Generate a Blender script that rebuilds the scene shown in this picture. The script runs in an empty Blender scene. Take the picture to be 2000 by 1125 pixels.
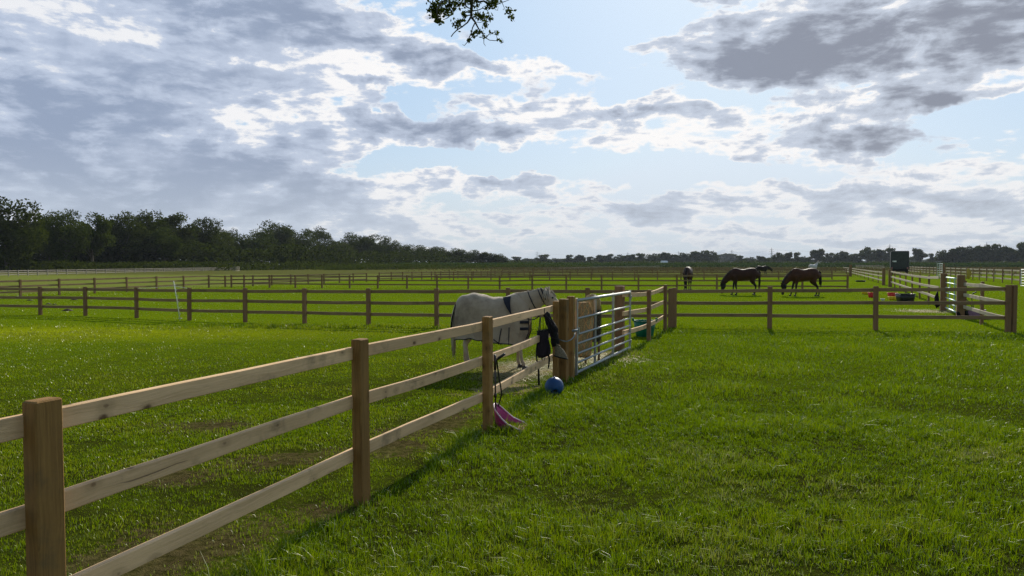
import bpy, math, random
import numpy as np
from mathutils import Vector, Matrix, Quaternion
R = math.radians
sc = bpy.context.scene
C = sc.collection
random.seed(7); rng = np.random.default_rng(11)

# ------------------------------------------------------------ camera
F = 1450.0                       # focal length in pixels of the 2000 px wide photo
HZ = 516.0                       # horizon row
PITCH = math.atan((562.5 - HZ) / F)
CAM_H = 1.7
cd = bpy.data.cameras.new('camera'); cam = bpy.data.objects.new('camera', cd); C.objects.link(cam)
cd.sensor_width = 36.0; cd.lens = 36.0 * F / 2000.0; cd.clip_end = 20000; cd.clip_start = 0.05
cam.location = (0, 0, CAM_H); cam.rotation_euler = (R(90) - PITCH, 0, 0)
sc.camera = cam
def ray(px, py):
    a = (px - 1000) / F; b = (562.5 - py) / F
    return Vector((a, math.cos(PITCH) + b * math.sin(PITCH), -math.sin(PITCH) + b * math.cos(PITCH)))
def G(px, py, z=0.0):            # point of the ground seen at a pixel
    d = ray(px, py); t = (z - CAM_H) / d.z
    return Vector((d.x * t, d.y * t, z))
def U(px, py, D):                # point at depth D seen at a pixel
    d = ray(px, py); t = D / d.y
    return Vector((d.x * t, D, CAM_H + d.z * t))

# ------------------------------------------------------------ sky, sun, exposure
SUN_AZ, SUN_EL = R(17.0), R(29.0)     # azimuth clockwise from +Y
SUN_STR = 5.0
w = bpy.data.worlds.new('World'); sc.world = w; w.use_nodes = True
nt = w.node_tree; nt.nodes.clear()

class N:                          # small helper to write node trees as expressions
    def __init__(s, tree): s.t = tree
    def new(s, kind, **kw):
        n = s.t.nodes.new(kind)
        for k, v in kw.items(): setattr(n, k, v)
        return n
    def put(s, sock, v):
        if v is None: return
        if hasattr(v, 'is_output'): s.t.links.new(v, sock)
        else: sock.default_value = v
    def m(s, op, a, b=None, c=None, clamp=False):
        n = s.new('ShaderNodeMath', operation=op, use_clamp=clamp)
        s.put(n.inputs[0], a); s.put(n.inputs[1], b); s.put(n.inputs[2], c)
        return n.outputs[0]
    def v(s, op, a, b=None, scale=None):
        n = s.new('ShaderNodeVectorMath', operation=op)
        s.put(n.inputs[0], a); s.put(n.inputs[1], b)
        if scale is not None: s.put(n.inputs['Scale'], scale)
        return n.outputs['Value'] if op in ('DOT_PRODUCT', 'LENGTH', 'DISTANCE') else n.outputs[0]
    def xyz(s, a):
        n = s.new('ShaderNodeSeparateXYZ'); s.put(n.inputs[0], a); return n.outputs
    def comb(s, x, y, z):
        n = s.new('ShaderNodeCombineXYZ')
        for i, q in enumerate((x, y, z)): s.put(n.inputs[i], q)
        return n.outputs[0]
    def ss(s, a, lo, hi, o0=0.0, o1=1.0):
        n = s.new('ShaderNodeMapRange', interpolation_type='SMOOTHSTEP')
        s.put(n.inputs[0], a); s.put(n.inputs[1], lo); s.put(n.inputs[2], hi); s.put(n.inputs[3], o0); s.put(n.inputs[4], o1)
        return n.outputs[0]
    def noise(s, vec, scale, detail=4, rough=.55, dist=0.0, out='Fac', lac=2.0):
        n = s.new('ShaderNodeTexNoise'); s.put(n.inputs['Vector'], vec)
        s.put(n.inputs['Scale'], scale); n.inputs['Detail'].default_value = detail
        n.inputs['Roughness'].default_value = rough; n.inputs['Distortion'].default_value = dist
        n.inputs['Lacunarity'].default_value = lac
        return n.outputs[out]
    def mix(s, f, a, b, mode='MIX'):
        n = s.new('ShaderNodeMix', data_type='RGBA', blend_type=mode)
        s.put(n.inputs[0], f)
        s.put(n.inputs[6], (*a, 1) if isinstance(a, tuple) and len(a) == 3 else a)
        s.put(n.inputs[7], (*b, 1) if isinstance(b, tuple) and len(b) == 3 else b)
        return n.outputs[2]
    def blob(s, vec, cx, cy, rx, ry, rot=0.0):
        mp = s.new('ShaderNodeMapping', vector_type='TEXTURE')
        s.put(mp.inputs[0], vec)
        mp.inputs['Location'].default_value = (cx, cy, 0); mp.inputs['Scale'].default_value = (rx, ry, 1)
        mp.inputs['Rotation'].default_value = (0, 0, rot)
        g = s.new('ShaderNodeTexGradient', gradient_type='SPHERICAL'); s.put(g.inputs[0], mp.outputs[0])
        return g.outputs['Fac']

n = N(nt)
sky = n.new('ShaderNodeTexSky', sky_type='NISHITA', sun_disc=False, sun_elevation=SUN_EL, sun_rotation=SUN_AZ,
            altitude=20, air_density=1.0, dust_density=0.6, ozone_density=2.2)
tc = n.new('ShaderNodeTexCoord'); d = tc.outputs['Generated']
dx, dy, dz = n.xyz(d)
# azimuth / elevation of the ray, in degrees, for placing the big cloud masses
az = n.m('MULTIPLY', n.m('ARCTAN2', dx, dy), 57.2958)
el = n.m('MULTIPLY', n.m('ARCSINE', dz), 57.2958)
ae0 = n.comb(az, el, 0.0)
dzc = n.m('MAXIMUM', dz, 0.0)
# cloud sheet seen in perspective: position on a layer above the viewer
inv = n.m('DIVIDE', 1.0, n.m('ADD', dzc, 0.055))
P = n.comb(n.m('MULTIPLY', dx, inv), n.m('MULTIPLY', n.m('MULTIPLY', dy, inv), 1.0), 0.0)
warp = n.noise(P, 1.1, 3, .5, out='Color')
warp = n.v('SCALE', n.v('SUBTRACT', warp, (.5, .5, .5)), scale=.7)
P2 = n.v('ADD', P, warp)
# ragged outlines for the big masses
wa = n.v('SCALE', n.v('SUBTRACT', n.noise(ae0, .11, 5, .6, out='Color'), (.5, .5, .5)), scale=8.0)
ae = n.v('ADD', ae0, n.v('MULTIPLY', wa, (1.3, .8, 0)))
def AE(px, py):
    r = ray(px, py).normalized(); return math.degrees(math.atan2(r.x, r.y)), math.degrees(math.asin(r.z))
BL = [  # px, py, rx, ry (pixels), weight, rotation
    (120, 130, 620, 330, 1.5, 0), (330, 290, 520, 190, 1.1, -.1), (560, 60, 360, 130, .8, 0), (60, 360, 360, 90, .7, 0), (480, 180, 300, 90, .55, -.2),
    (810, 95, 240, 48, .75, -.12), (845, 152, 90, 34, .7, 0), (1100, 130, 210, 26, .45, -.1), (705, 173, 46, 18, .6, .1),
    (820, 262, 300, 46, .8, -.05), (1150, 232, 420, 62, .8, 0), (1000, 285, 300, 30, .5, 0), (1520, 240, 330, 45, .6, 0),
    (1780, 50, 470, 170, 1.5, -.1), (1570, 110, 190, 85, .9, -.25), (1420, 130, 210, 40, .5, -.2), (1920, 120, 120, 42, .9, .1), (1270, 70, 120, 40, .6, 0),
    (1830, 205, 110, 22, .8, .18), (1780, 165, 70, 14, .6, .2), (1712, 268, 120, 38, .95, 0),
    (560, 372, 420, 60, .65, 0), (960, 352, 330, 34, .6, 0), (1450, 400, 520, 52, .55, .02), (1800, 345, 360, 60, .5, 0), (1850, 400, 300, 40, .4, 0),
    (800, 430, 150, 26, .6, 0), (905, 450, 70, 14, .7, 0), (1010, 455, 80, 10, .6, 0), (1430, 462, 110, 10, .6, 0), (1700, 455, 260, 16, .6, 0), (1880, 440, 150, 20, .5, 0),
    (1060, 70, 260, 60, -.7, 0), (1300, 160, 200, 30, -.5, 0), (740, 215, 230, 45, -.8, 0), (1000, 320, 420, 26, -.55, 0), (1890, 235, 200, 40, -.8, 0),
    (1320, 338, 420, 34, -.9, 0), (560, 225, 130, 40, -.7, 0), (900, 330, 260, 26, -.6, 0), (1560, 175, 260, 30, -.7, 0), (1180, 40, 200, 70, -.5, 0), (1080, 215, 420, 30, .5, -.03), (1350, 290, 380, 22, .45, 0), (640, 255, 200, 22, .5, .08), (1600, 290, 300, 24, .45, 0), (1060, 350, 260, 16, .5, 0), (1250, 355, 200, 12, .45, .03), (1560, 360, 260, 16, .45, 0), (1000, 115, 200, 22, .5, -.05), (1240, 90, 90, 26, .5, .2), (1125, 62, 40, 12, .5, 0), (1350, 150, 120, 30, .5, .3), (1900, 205, 130, 10, .5, .2), (1650, 200, 110, 10, .45, 0)]
dens = None
for px, py, rx, ry, wt, rot in BL:
    a, e = AE(px, py)
    b = n.m('MULTIPLY', n.blob(ae, a, e, rx / F * 57.3 , ry / F * 57.3, rot), wt)
    dens = b if dens is None else n.m('ADD', dens, b)
dens = n.m('MINIMUM', dens, 1.05)
dk = None
for px, py, rx, ry, wt in ((1790, 30, 420, 130, .5), (1580, 115, 170, 80, .6), (1920, 115, 130, 50, .6), (1840, 205, 120, 30, .5), (1720, 278, 110, 26, .5), (130, 190, 330, 150, .45), (250, 340, 480, 90, .55), (480, 290, 260, 60, .35), (560, 30, 260, 70, .3), (830, 105, 190, 34, .5), (840, 262, 260, 34, .5), (1150, 245, 330, 40, .25), (705, 174, 50, 16, .6), (1450, 400, 500, 34, .25), (250, 60, 90, 40, -.6), (250, 290, 120, 45, -.55), (420, 255, 120, 50, -.45), (430, 390, 130, 40, -.5), (560, 130, 160, 50, -.3)):
    a, e = AE(px, py)
    b = n.m('MULTIPLY', n.blob(ae, a, e, rx / F * 57.3, ry / F * 57.3), wt)
    dk = b if dk is None else n.m('ADD', dk, b)
lowk = n.ss(el, 3.0, 16.0, .35, 1.0)                             # the sheet noise calms down near the horizon
f1 = n.noise(P2, 1.15, 7, .50)
off = (math.sin(SUN_AZ) * .16, math.cos(SUN_AZ) * .16, 0)
f2 = n.noise(n.v('ADD', P2, off), 1.15, 4, .46)
AEs = n.v('MULTIPLY', ae0, (1.0, 2.1, 0))                        # clouds look flattened low in the sky
f3 = n.noise(AEs, .10, 10, .60, dist=.35)
f4 = n.noise(n.v('MULTIPLY', ae0, (1.0, 3.0, 0)), .36, 9, .57)
f6 = n.noise(n.v('MULTIPLY', ae0, (1.0, 2.2, 0)), .16, 6, .62, dist=1.2)
f5 = n.noise(n.v('ADD', AEs, (5.0, 3.0, 0)), .07, 4, .5)
turb = n.m('ADD', n.m('ADD', n.m('MULTIPLY', n.m('MULTIPLY', n.m('SUBTRACT', f1, .5), 1.0), lowk), n.m('MULTIPLY', n.m('SUBTRACT', f3, .5), 1.25)), n.m('ADD', n.m('MULTIPLY', n.m('SUBTRACT', f4, .5), 1.05), n.m('MULTIPLY', n.m('SUBTRACT', f6, .5), .9)))
lowband = n.ss(el, 9.0, 2.0, 0.0, .20)
dd = n.m('ADD', n.m('ADD', n.m('ADD', turb, n.m('MULTIPLY', dens, .60)), lowband), -.12)
cov = n.ss(dd, -.06, .16)                          # coverage
bil = n.m('ADD', n.m('ADD', n.m('MULTIPLY', n.m('SUBTRACT', f3, .5), 1.6), n.m('MULTIPLY', n.m('SUBTRACT', f6, .5), 1.8)), n.m('MULTIPLY', n.m('SUBTRACT', f5, .5), 3.0))
lit = n.m('MULTIPLY', n.m('MULTIPLY', n.m('SUBTRACT', f1, f2), 1.3), lowk)
tk = n.m('ADD', n.m('ADD', n.m('ADD', dk, n.m('MULTIPLY', n.m('SUBTRACT', n.m('MINIMUM', dd, .62), .09), 1.0)), n.m('MULTIPLY', bil, .42)), n.m('MULTIPLY', n.m('ADD', lit, n.m('MULTIPLY', n.m('SUBTRACT', f4, .5), 1.9)), .55))
left = n.ss(az, -34.0, 34.0)
midc = n.mix(left, (.50, .57, .71), (.56, .615, .715))
darkc = n.mix(left, (.28, .345, .48), (.25, .27, .33))
edge = n.mix(n.ss(az, -36.0, -4.0), (.82, .83, .86), (.95, .93, .92))
cl1 = n.mix(n.ss(tk, .0, .34), edge, midc)
cloud = n.mix(n.ss(tk, .26, 1.05), cl1, darkc)
cloud = n.mix(n.ss(el, 10.0, 0.0, 0.0, .55), cloud, n.mix(n.ss(tk, .0, .5), (.68, .70, .74), (.50, .55, .63)))
skyc = n.v('SCALE', sky.outputs[0], scale=.085)
skyc = n.v('MINIMUM', skyc, (1.0, 1.0, 1.0))
skyc = n.mix(n.ss(el, 0, 40, .72, .78), skyc, n.mix(n.ss(el, 2, 20), (.56, .69, .82), (.42, .64, .90)))
skyc = n.mix(n.ss(el, 9.0, 0.0, 0.0, .8), skyc, (.58, .64, .71))
glow = n.m('POWER', n.m('MAXIMUM', n.v('DOT_PRODUCT', d, (math.sin(SUN_AZ) * math.cos(SUN_EL), math.cos(SUN_AZ) * math.cos(SUN_EL), math.sin(SUN_EL))), 0.0), 14.0)
skyc = n.mix(n.m('MULTIPLY', glow, .55), skyc, (.86, .92, .97))
col = n.mix(n.m('MULTIPLY', cov, n.ss(el, -1.0, 8.0, .70, .97)), skyc, cloud)
# dimming added to the unseen sky behind and overhead, deepens viewer-facing shade
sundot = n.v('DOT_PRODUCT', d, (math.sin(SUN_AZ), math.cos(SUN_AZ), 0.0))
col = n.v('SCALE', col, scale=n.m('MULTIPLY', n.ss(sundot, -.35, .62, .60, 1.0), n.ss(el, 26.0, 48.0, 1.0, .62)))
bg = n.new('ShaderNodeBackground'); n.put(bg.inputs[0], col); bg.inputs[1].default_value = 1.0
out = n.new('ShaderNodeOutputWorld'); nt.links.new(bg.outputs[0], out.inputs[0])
w.cycles.sampling_method = 'MANUAL'; w.cycles.sample_map_resolution = 512

sl = bpy.data.lights.new('sun', 'SUN'); so = bpy.data.objects.new('sun', sl); C.objects.link(so)
sl.energy = SUN_STR; sl.angle = R(.6); sl.color = (1.0, .93, .80)
sv = Vector((math.sin(SUN_AZ) * math.cos(SUN_EL), math.cos(SUN_AZ) * math.cos(SUN_EL), math.sin(SUN_EL)))
so.rotation_euler = sv.to_track_quat('Z', 'Y').to_euler(); so.location = sv * 100
sc.view_settings.view_transform = 'Standard'; sc.view_settings.look = 'None'
sc.view_settings.exposure = 0.08; sc.view_settings.gamma = 1.0
sc.render.engine = 'CYCLES'
sc.cycles.use_denoising = True; sc.cycles.denoising_input_passes = 'RGB_ALBEDO_NORMAL'; sc.cycles.denoising_prefilter = 'NONE'; sc.cycles.max_bounces = 6; sc.cycles.transparent_max_bounces = 6; sc.cycles.volume_bounces = 0

# ------------------------------------------------------------ materials
def mat(name, build):
    m_ = bpy.data.materials.new(name); m_.use_nodes = True
    t = m_.node_tree; t.nodes.clear(); k = N(t)
    o = k.new('ShaderNodeOutputMaterial'); sh = build(k)
    t.links.new(sh, o.inputs[0]); return m_
def pbr(k, col, rough=.8, metal=0.0, bump=None, bs=.3, bd=.01, spec=.3, sheen=0.0):
    b = k.new('ShaderNodeBsdfPrincipled')
    k.put(b.inputs['Base Color'], (*col, 1) if isinstance(col, tuple) else col)
    k.put(b.inputs['Roughness'], rough); k.put(b.inputs['Metallic'], metal); b.inputs['Specular IOR Level'].default_value = spec
    if sheen: b.inputs['Sheen Weight'].default_value = sheen
    if bump is not None:
        q = k.new('ShaderNodeBump'); q.inputs['Strength'].default_value = bs; q.inputs['Distance'].default_value = bd
        k.put(q.inputs['Height'], bump); k.t.links.new(q.outputs[0], b.inputs['Normal'])
    return b.outputs[0]
def obj_co(k): return k.new('ShaderNodeTexCoord').outputs['Object']
def rnd(k): return k.new('ShaderNodeObjectInfo').outputs['Random']

def wood(name, c1, c2, stretch, knots=True):
    def f(k):
        co = obj_co(k); r = rnd(k)
        co = k.v('ADD', co, k.comb(k.m('MULTIPLY', r, 37.0), k.m('MULTIPLY', r, 91.0), k.m('MULTIPLY', r, 53.0)))
        X, Y, Z = k.xyz(co)
        lon, acr = (X, k.m('ADD', Z, k.m('MULTIPLY', Y, .6))) if stretch[0] < 1 else (Z, k.m('ADD', X, k.m('MULTIPLY', Y, .8)))
        wig = k.m('MULTIPLY', k.noise(k.comb(k.m('MULTIPLY', lon, 1.0), acr, 0.0), 3.0, 2, .5), .05)
        acw = k.m('ADD', acr, wig)
        gr = k.noise(k.comb(k.m('MULTIPLY', lon, 1.6), k.m('MULTIPLY', acw, 95.0), 0.0), 1.0, 5, .62)
        fine = k.noise(k.comb(k.m('MULTIPLY', lon, 14.0), k.m('MULTIPLY', acw, 420.0), 0.0), 1.0, 3, .6)
        big = k.noise(k.comb(k.m('MULTIPLY', lon, 1.3), k.m('MULTIPLY', acr, 9.0), 3.0), 1.0, 4, .6)
        c = k.mix(k.ss(gr, .30, .72), c1, c2)
        c = k.mix(k.ss(fine, .35, .8, 0, .45), c, tuple(x * .62 for x in c2))
        c = k.mix(k.ss(big, .35, .75, 0, .6), c, tuple(min(1, x * 1.25) for x in c1))
        c = k.mix(k.m('MULTIPLY', r, .30), c, tuple(x * .6 for x in c2))
        if knots:
            vo = k.new('ShaderNodeTexVoronoi', feature='F1', voronoi_dimensions='2D'); k.put(vo.inputs['Vector'], k.comb(k.m('MULTIPLY', lon, 4.6), k.m('MULTIPLY', acr, 8.0), 0.0))
            vo.inputs['Scale'].default_value = 1.0
            sel = k.m('GREATER_THAN', k.xyz(vo.outputs['Color'])[0], .66)
            dk_ = k.m('ADD', vo.outputs['Distance'], k.m('MULTIPLY', k.m('SUBTRACT', k.noise(co, 40, 3, .6), .5), .12))
            kr = k.xyz(vo.outputs['Color'])[1]; kn = k.m('MULTIPLY', k.m('MULTIPLY', k.ss(dk_, k.m('MULTIPLY_ADD', kr, .10, .06), k.m('MULTIPLY', kr, .05)), sel), k.m('MULTIPLY_ADD', kr, .55, .3)); halo = k.m('MULTIPLY', k.ss(dk_, .32, .12), sel)
            c = k.mix(k.m('MULTIPLY', halo, .35), c, tuple(x * .55 for x in c2)); c = k.mix(kn, c, (.085, .038, .016))
            crk = k.noise(k.comb(k.m('MULTIPLY', lon, 1.1), k.m('MULTIPLY', acw, 60.0), 9.0), 1.0, 2, .5)
            c = k.mix(k.m('MULTIPLY', k.ss(crk, .70, .73), .6), c, (.035, .02, .01))
        stn = k.noise(co, 3.0, 5, .65)
        c = k.mix(k.ss(stn, .54, .70, 0, .45), c, (.09, .075, .045))
        return pbr(k, c, .85, bump=k.m('ADD', gr, k.m('MULTIPLY', fine, .6)), bs=.55, bd=.004, spec=.2)
    return mat(name, f)
M = {}
M['rail'] = wood('pale_pine', (.80, .53, .30), (.62, .395, .20), (.06, 1, 1))
M['post'] = wood('treated_pine', (.36, .195, .060), (.19, .098, .030), (1, 1, .06))
M['postfar'] = wood('brown_pine_post', (.29, .165, .085), (.19, .105, .052), (1, 1, .06), False)
M['railfar'] = wood('brown_pine_rail', (.31, .20, .11), (.21, .13, .07), (.06, 1, 1), False)
M['cream'] = wood('sunlit_cream_rail', (.50, .42, .31), (.38, .31, .22), (.06, 1, 1), False)  # rail wood lightened to cream, sunlight put into the colour
M['greyrail'] = wood('old_grey_rail', (.33, .30, .25), (.24, .21, .17), (.06, 1, 1), False)
M['galv'] = mat('galvanised_steel', lambda k: (lambda s: pbr(k, k.mix(s, (.27, .275, .27), (.43, .435, .43)), .48, .6, bump=s, bs=.05, spec=.5))(k.noise(obj_co(k), 9, 5, .6)))
M['galvgreen'] = mat('dull_green_galvanised_steel', lambda k: (lambda s: pbr(k, k.mix(s, (.34, .46, .42), (.48, .58, .55)), .5, .4, spec=.5))(k.noise(obj_co(k), 9, 5, .6)))
def plain(name, c, rough=.6, metal=0.0, var=.25, scale=8, spec=.4, bs=.15, sheen=0.0):
    def f(k):
        s = k.noise(obj_co(k), scale, 5, .6)
        return pbr(k, k.mix(k.ss(s, .3, .7), tuple(x * (1 - var) for x in c), tuple(min(1, x * (1 + var)) for x in c)), rough, metal, bump=s, bs=bs, spec=spec, sheen=sheen)
    return mat(name, f)
M['blue'] = plain('scuffed_blue_plastic', (.008, .060, .19), .5)
M['hole'] = plain('dark_inside', (.01, .015, .03), .9)
M['pink'] = plain('magenta_plastic', (.36, .028, .15), .42, var=.35)
M['pinkrim'] = plain('worn_pink_rim', (.58, .42, .50), .5)
M['black'] = plain('black_metal', (.012, .012, .013), .35, spec=.5)
M['cloth'] = plain('black_fabric', (.010, .009, .009), .95, scale=40, bs=.4)
M['clothp'] = plain('dark_plum_fabric', (.020, .012, .018), .95, scale=40, bs=.4)
M['green'] = plain('green_rubber', (.0, .13, .07), .45)
M['red'] = plain('red_rubber', (.70, .03, .03), .5)
M['yellow'] = plain('yellow_rubber', (.80, .55, .01), .5)
M['white'] = plain('white_plastic', (.72, .73, .72), .5)
M['mauve'] = plain('mauve_plastic', (.30, .16, .27), .5)
M['rope'] = plain('grey_rope', (.22, .24, .25), .8, scale=60)
M['hoof'] = plain('hoof', (.05, .04, .03), .6)
M['eye'] = plain('eye', (.006, .005, .004), .15, spec=.6)
M['soil'] = plain('dark_soil', (.045, .03, .018), .95, scale=20, bs=1.0)

def coat(name, body, leg, zl, mottled=.25, ny=0.0):
    def f(k):
        co = obj_co(k); z = k.xyz(co)[2]; s = k.noise(co, 3.5, 5, .55); s2 = k.noise(co, 60, 3, .5)
        c = k.mix(k.ss(s, .3, .7), tuple(x * (1 - mottled) for x in body), tuple(x * (1 + mottled) for x in body))
        c = k.mix(k.ss(k.m('ADD', z, k.m('MULTIPLY', s, .12)), zl + .16, zl - .04), c, leg)
        return pbr(k, c, .62, bump=s2, bs=.12, bd=.004, spec=.22)
    return mat(name, f)
M['bay'] = coat('bay_coat', (.064, .021, .009), (.010, .007, .006), .66)
M['bay2'] = coat('dark_bay_coat', (.045, .015, .008), (.006, .006, .006), .66)
M['dark'] = coat('black_brown_coat', (.018, .009, .007), (.005, .006, .006), .6)
M['greyc'] = coat('pale_grey_coat', (.52, .40, .28), (.40, .30, .21), .34, .12)
M['whitec'] = coat('white_coat', (.62, .60, .56), (.5, .46, .4), .3, .1)
def hair(name, c1, c2):
    return mat(name, lambda k: (lambda s: pbr(k, k.mix(s, c1, c2), .7, bump=s, bs=.7, bd=.01))(k.ss(k.noise(k.v('MULTIPLY', obj_co(k), (1, 1, .12)), 60, 3, .6), .3, .7)))
M['hairb'] = hair('black_hair', (.006, .005, .005), (.02, .014, .012))
M['hairw'] = hair('cream_hair', (.62, .52, .40), (.36, .28, .20))
def rugf(k):
    co = obj_co(k); s = k.noise(co, 2.6, 6, .62); t_ = k.noise(co, 170, 2, .5); z = k.xyz(co)[2]
    c = k.mix(k.ss(s, .35, .7), (.48, .37, .26), (.34, .25, .17))
    stn = k.m('MULTIPLY', k.ss(k.noise(co, 1.3, 5, .7), .52, .70), .55)
    c = k.mix(stn, c, (.15, .11, .075)); c = k.mix(k.m('MULTIPLY', k.ss(k.noise(co, 7, 4, .7), .55, .72), .5), c, (.19, .15, .11))
    b = pbr(k, c, .9, bump=k.m('ADD', t_, k.m('MULTIPLY', k.noise(co, 9, 4, .6), 3.0)), bs=.5, bd=.006, spec=.15, sheen=.3)
    return b
M['rug'] = mat('dusty_pale_rug', rugf)
M['rugtrim'] = plain('dark_rug_trim', (.014, .014, .024), .8)
def hayf(k):
    co = obj_co(k); s = k.noise(k.v('MULTIPLY', co, (1, 1, 3)), 45, 5, .7); b_ = k.noise(co, 6, 3, .6)
    c = k.mix(k.ss(s, .35, .65), (.26, .17, .07), (.78, .58, .30)); c = k.mix(k.ss(b_, .4, .65), c, (.38, .25, .12))
    return pbr(k, c, .95, bump=s, bs=1.0, bd=.02)
M['hay'] = mat('hay', hayf)
M['hayd'] = plain('dark_hay', (.035, .035, .022), .95, scale=50, bs=1.0, var=.6)  # very dark hay tone for the feeder sides
M['net'] = plain('orange_net_cord', (.80, .42, .16), .8)

# ------------------------------------------------------------ mesh helpers
class MB:
    def __init__(s): s.v = []; s.f = []; s.sm = []; s.mi = []
    def add(s, vs, fs, smooth=False, mi=0):
        o = len(s.v); s.v += [tuple(v) for v in vs]
        for f in fs: s.f.append([i + o for i in f]); s.sm.append(smooth); s.mi.append(mi)
    def box(s, c, half, rot=None, mi=0):       # c centre, half sizes, rot 3x3
        c = Vector(c); vs = []
        for x in (-1, 1):
            for y in (-1, 1):
                for z in (-1, 1):
                    v = Vector((x * half[0], y * half[1], z * half[2]))
                    vs.append(c + (rot @ v if rot else v))
        s.add(vs, [(0, 1, 3, 2), (4, 6, 7, 5), (0, 4, 5, 1), (2, 3, 7, 6), (0, 2, 6, 4), (1, 5, 7, 3)], mi=mi)
    def tube(s, pts, rad, seg=8, caps=True, mi=0, squash=1.0):
        pts = [Vector(p) for p in pts]
        if not hasattr(rad, '__len__'): rad = [rad] * len(pts)
        rings = []; prev = None
        for i, p in enumerate(pts):
            t = (pts[min(i + 1, len(pts) - 1)] - pts[max(i - 1, 0)]).normalized()
            if prev is None:
                a = Vector((0, 0, 1)) if abs(t.z) < .9 else Vector((1, 0, 0))
                u_ = t.cross(a).normalized()
            else:
                u_ = (prev - t * prev.dot(t)).normalized()
            prev = u_; v_ = t.cross(u_)
            rings.append([p + (u_ * math.cos(2 * math.pi * j / seg) + v_ * math.sin(2 * math.pi * j / seg) * squash) * rad[i] for j in range(seg)])
        s.rings(rings, caps, mi)
    def rings(s, rings, caps=True, mi=0, closed=True):
        n_ = len(rings[0]); vs = [v for r in rings for v in r]; fs = []
        for i in range(len(rings) - 1):
            for j in range(n_ if closed else n_ - 1):
                k_ = (j + 1) % n_
                fs.append((i * n_ + j, i * n_ + k_, (i + 1) * n_ + k_, (i + 1) * n_ + j))
        if caps and closed:
            fs.append(tuple(range(n_ - 1, -1, -1))); fs.append(tuple(range(len(vs) - n_, len(vs))))
        s.add(vs, fs, True, mi)
    def lathe(s, prof, seg=24, c=(0, 0, 0), mi=0, rot=None, sx=1.0, sy=1.0):
        c = Vector(c); rings = []
        for r, z in prof:
            ring = []
            for j in range(seg):
                a = 2 * math.pi * j / seg; v = Vector((r * sx * math.cos(a), r * sy * math.sin(a), z))
                ring.append(c + (rot @ v if rot else v))
            rings.append(ring)
        s.rings(rings, False, mi)
    def loft(s, secs, seg=14):                 # (centre, half-width sideways, half-height), path in the xz plane
        rings = []; cs = [Vector(q[0]) for q in secs]
        for i, (c, a, b) in enumerate(secs):
            t = (cs[min(i + 1, len(cs) - 1)] - cs[max(i - 1, 0)]).normalized()
            side = Vector((0, 1, 0)); side = (side - t * side.dot(t)).normalized(); up = t.cross(side)
            rings.append([cs[i] + side * a * math.cos(2 * math.pi * j / seg) + up * b * math.sin(2 * math.pi * j / seg) for j in range(seg)])
        s.rings(rings, True)
    def mesh(s, name, mats):
        me = bpy.data.meshes.new(name); me.from_pydata(s.v, [], s.f)
        for m_ in (mats if isinstance(mats, (list, tuple)) else [mats]): me.materials.append(m_)
        me.polygons.foreach_set('use_smooth', s.sm); me.polygons.foreach_set('material_index', s.mi); me.update()
        return me
    def build(s, name, mats, parent=None, loc=None):
        return link(name, s.mesh(name, mats), parent, loc)
def link(name, me, parent=None, loc=None):
    o = bpy.data.objects.new(name, me); C.objects.link(o)
    if parent is not None: o.parent = parent
    if loc is not None: o.location = loc
    return o
def tag(o, label=None, cat=None, group=None, kind=None):
    if label: o['label'] = label
    if cat: o['category'] = cat
    if group: o['group'] = group
    if kind: o['kind'] = kind
    return o
def empty(name, loc=(0, 0, 0), rz=0.0, **kw):
    o = bpy.data.objects.new(name, None); C.objects.link(o); o.location = loc; o.rotation_euler.z = rz; o.empty_display_size = .1
    return tag(o, **kw)
def clone(o, parent=None):
    c = o.copy(); C.objects.link(c); c.parent = parent
    for ch in list(o.children):
        g = ch.copy(); C.objects.link(g); g.parent = c
        for q in list(ch.children):
            h = q.copy(); C.objects.link(h); h.parent = g
    return c
def bake(o, mods):                             # apply modifiers without operators
    for kind, kw in mods:
        m_ = o.modifiers.new(kind.lower(), kind)
        for a, b in kw.items(): setattr(m_, a, b)
    dg = bpy.context.evaluated_depsgraph_get(); dg.update()
    me = bpy.data.meshes.new_from_object(o.evaluated_get(dg)); ms = list(o.data.materials)
    o.modifiers.clear(); o.data = me
    me.materials.clear()
    for q in ms: me.materials.append(q)
    me.polygons.foreach_set('use_smooth', [True] * len(me.polygons)); me.update()
    return o
def grid_noise(x, y, scale, seed=0):           # numpy value noise in 0..1
    x = np.asarray(x) * scale; y = np.asarray(y) * scale
    xi = np.floor(x).astype(np.int64); yi = np.floor(y).astype(np.int64); fx = x - xi; fy = y - yi
    fx = fx * fx * (3 - 2 * fx); fy = fy * fy * (3 - 2 * fy)
    def h(a, b):
        v = (a * 374761393 + b * 668265263 + seed * 974711) & 0x7fffffff
        v = ((v ^ (v >> 13)) * 1274126177) & 0x7fffffff
        return ((v ^ (v >> 16)) & 0xffff) / 65535.0
    return (h(xi, yi) * (1 - fx) + h(xi + 1, yi) * fx) * (1 - fy) + (h(xi, yi + 1) * (1 - fx) + h(xi + 1, yi + 1) * fx) * fy

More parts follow.
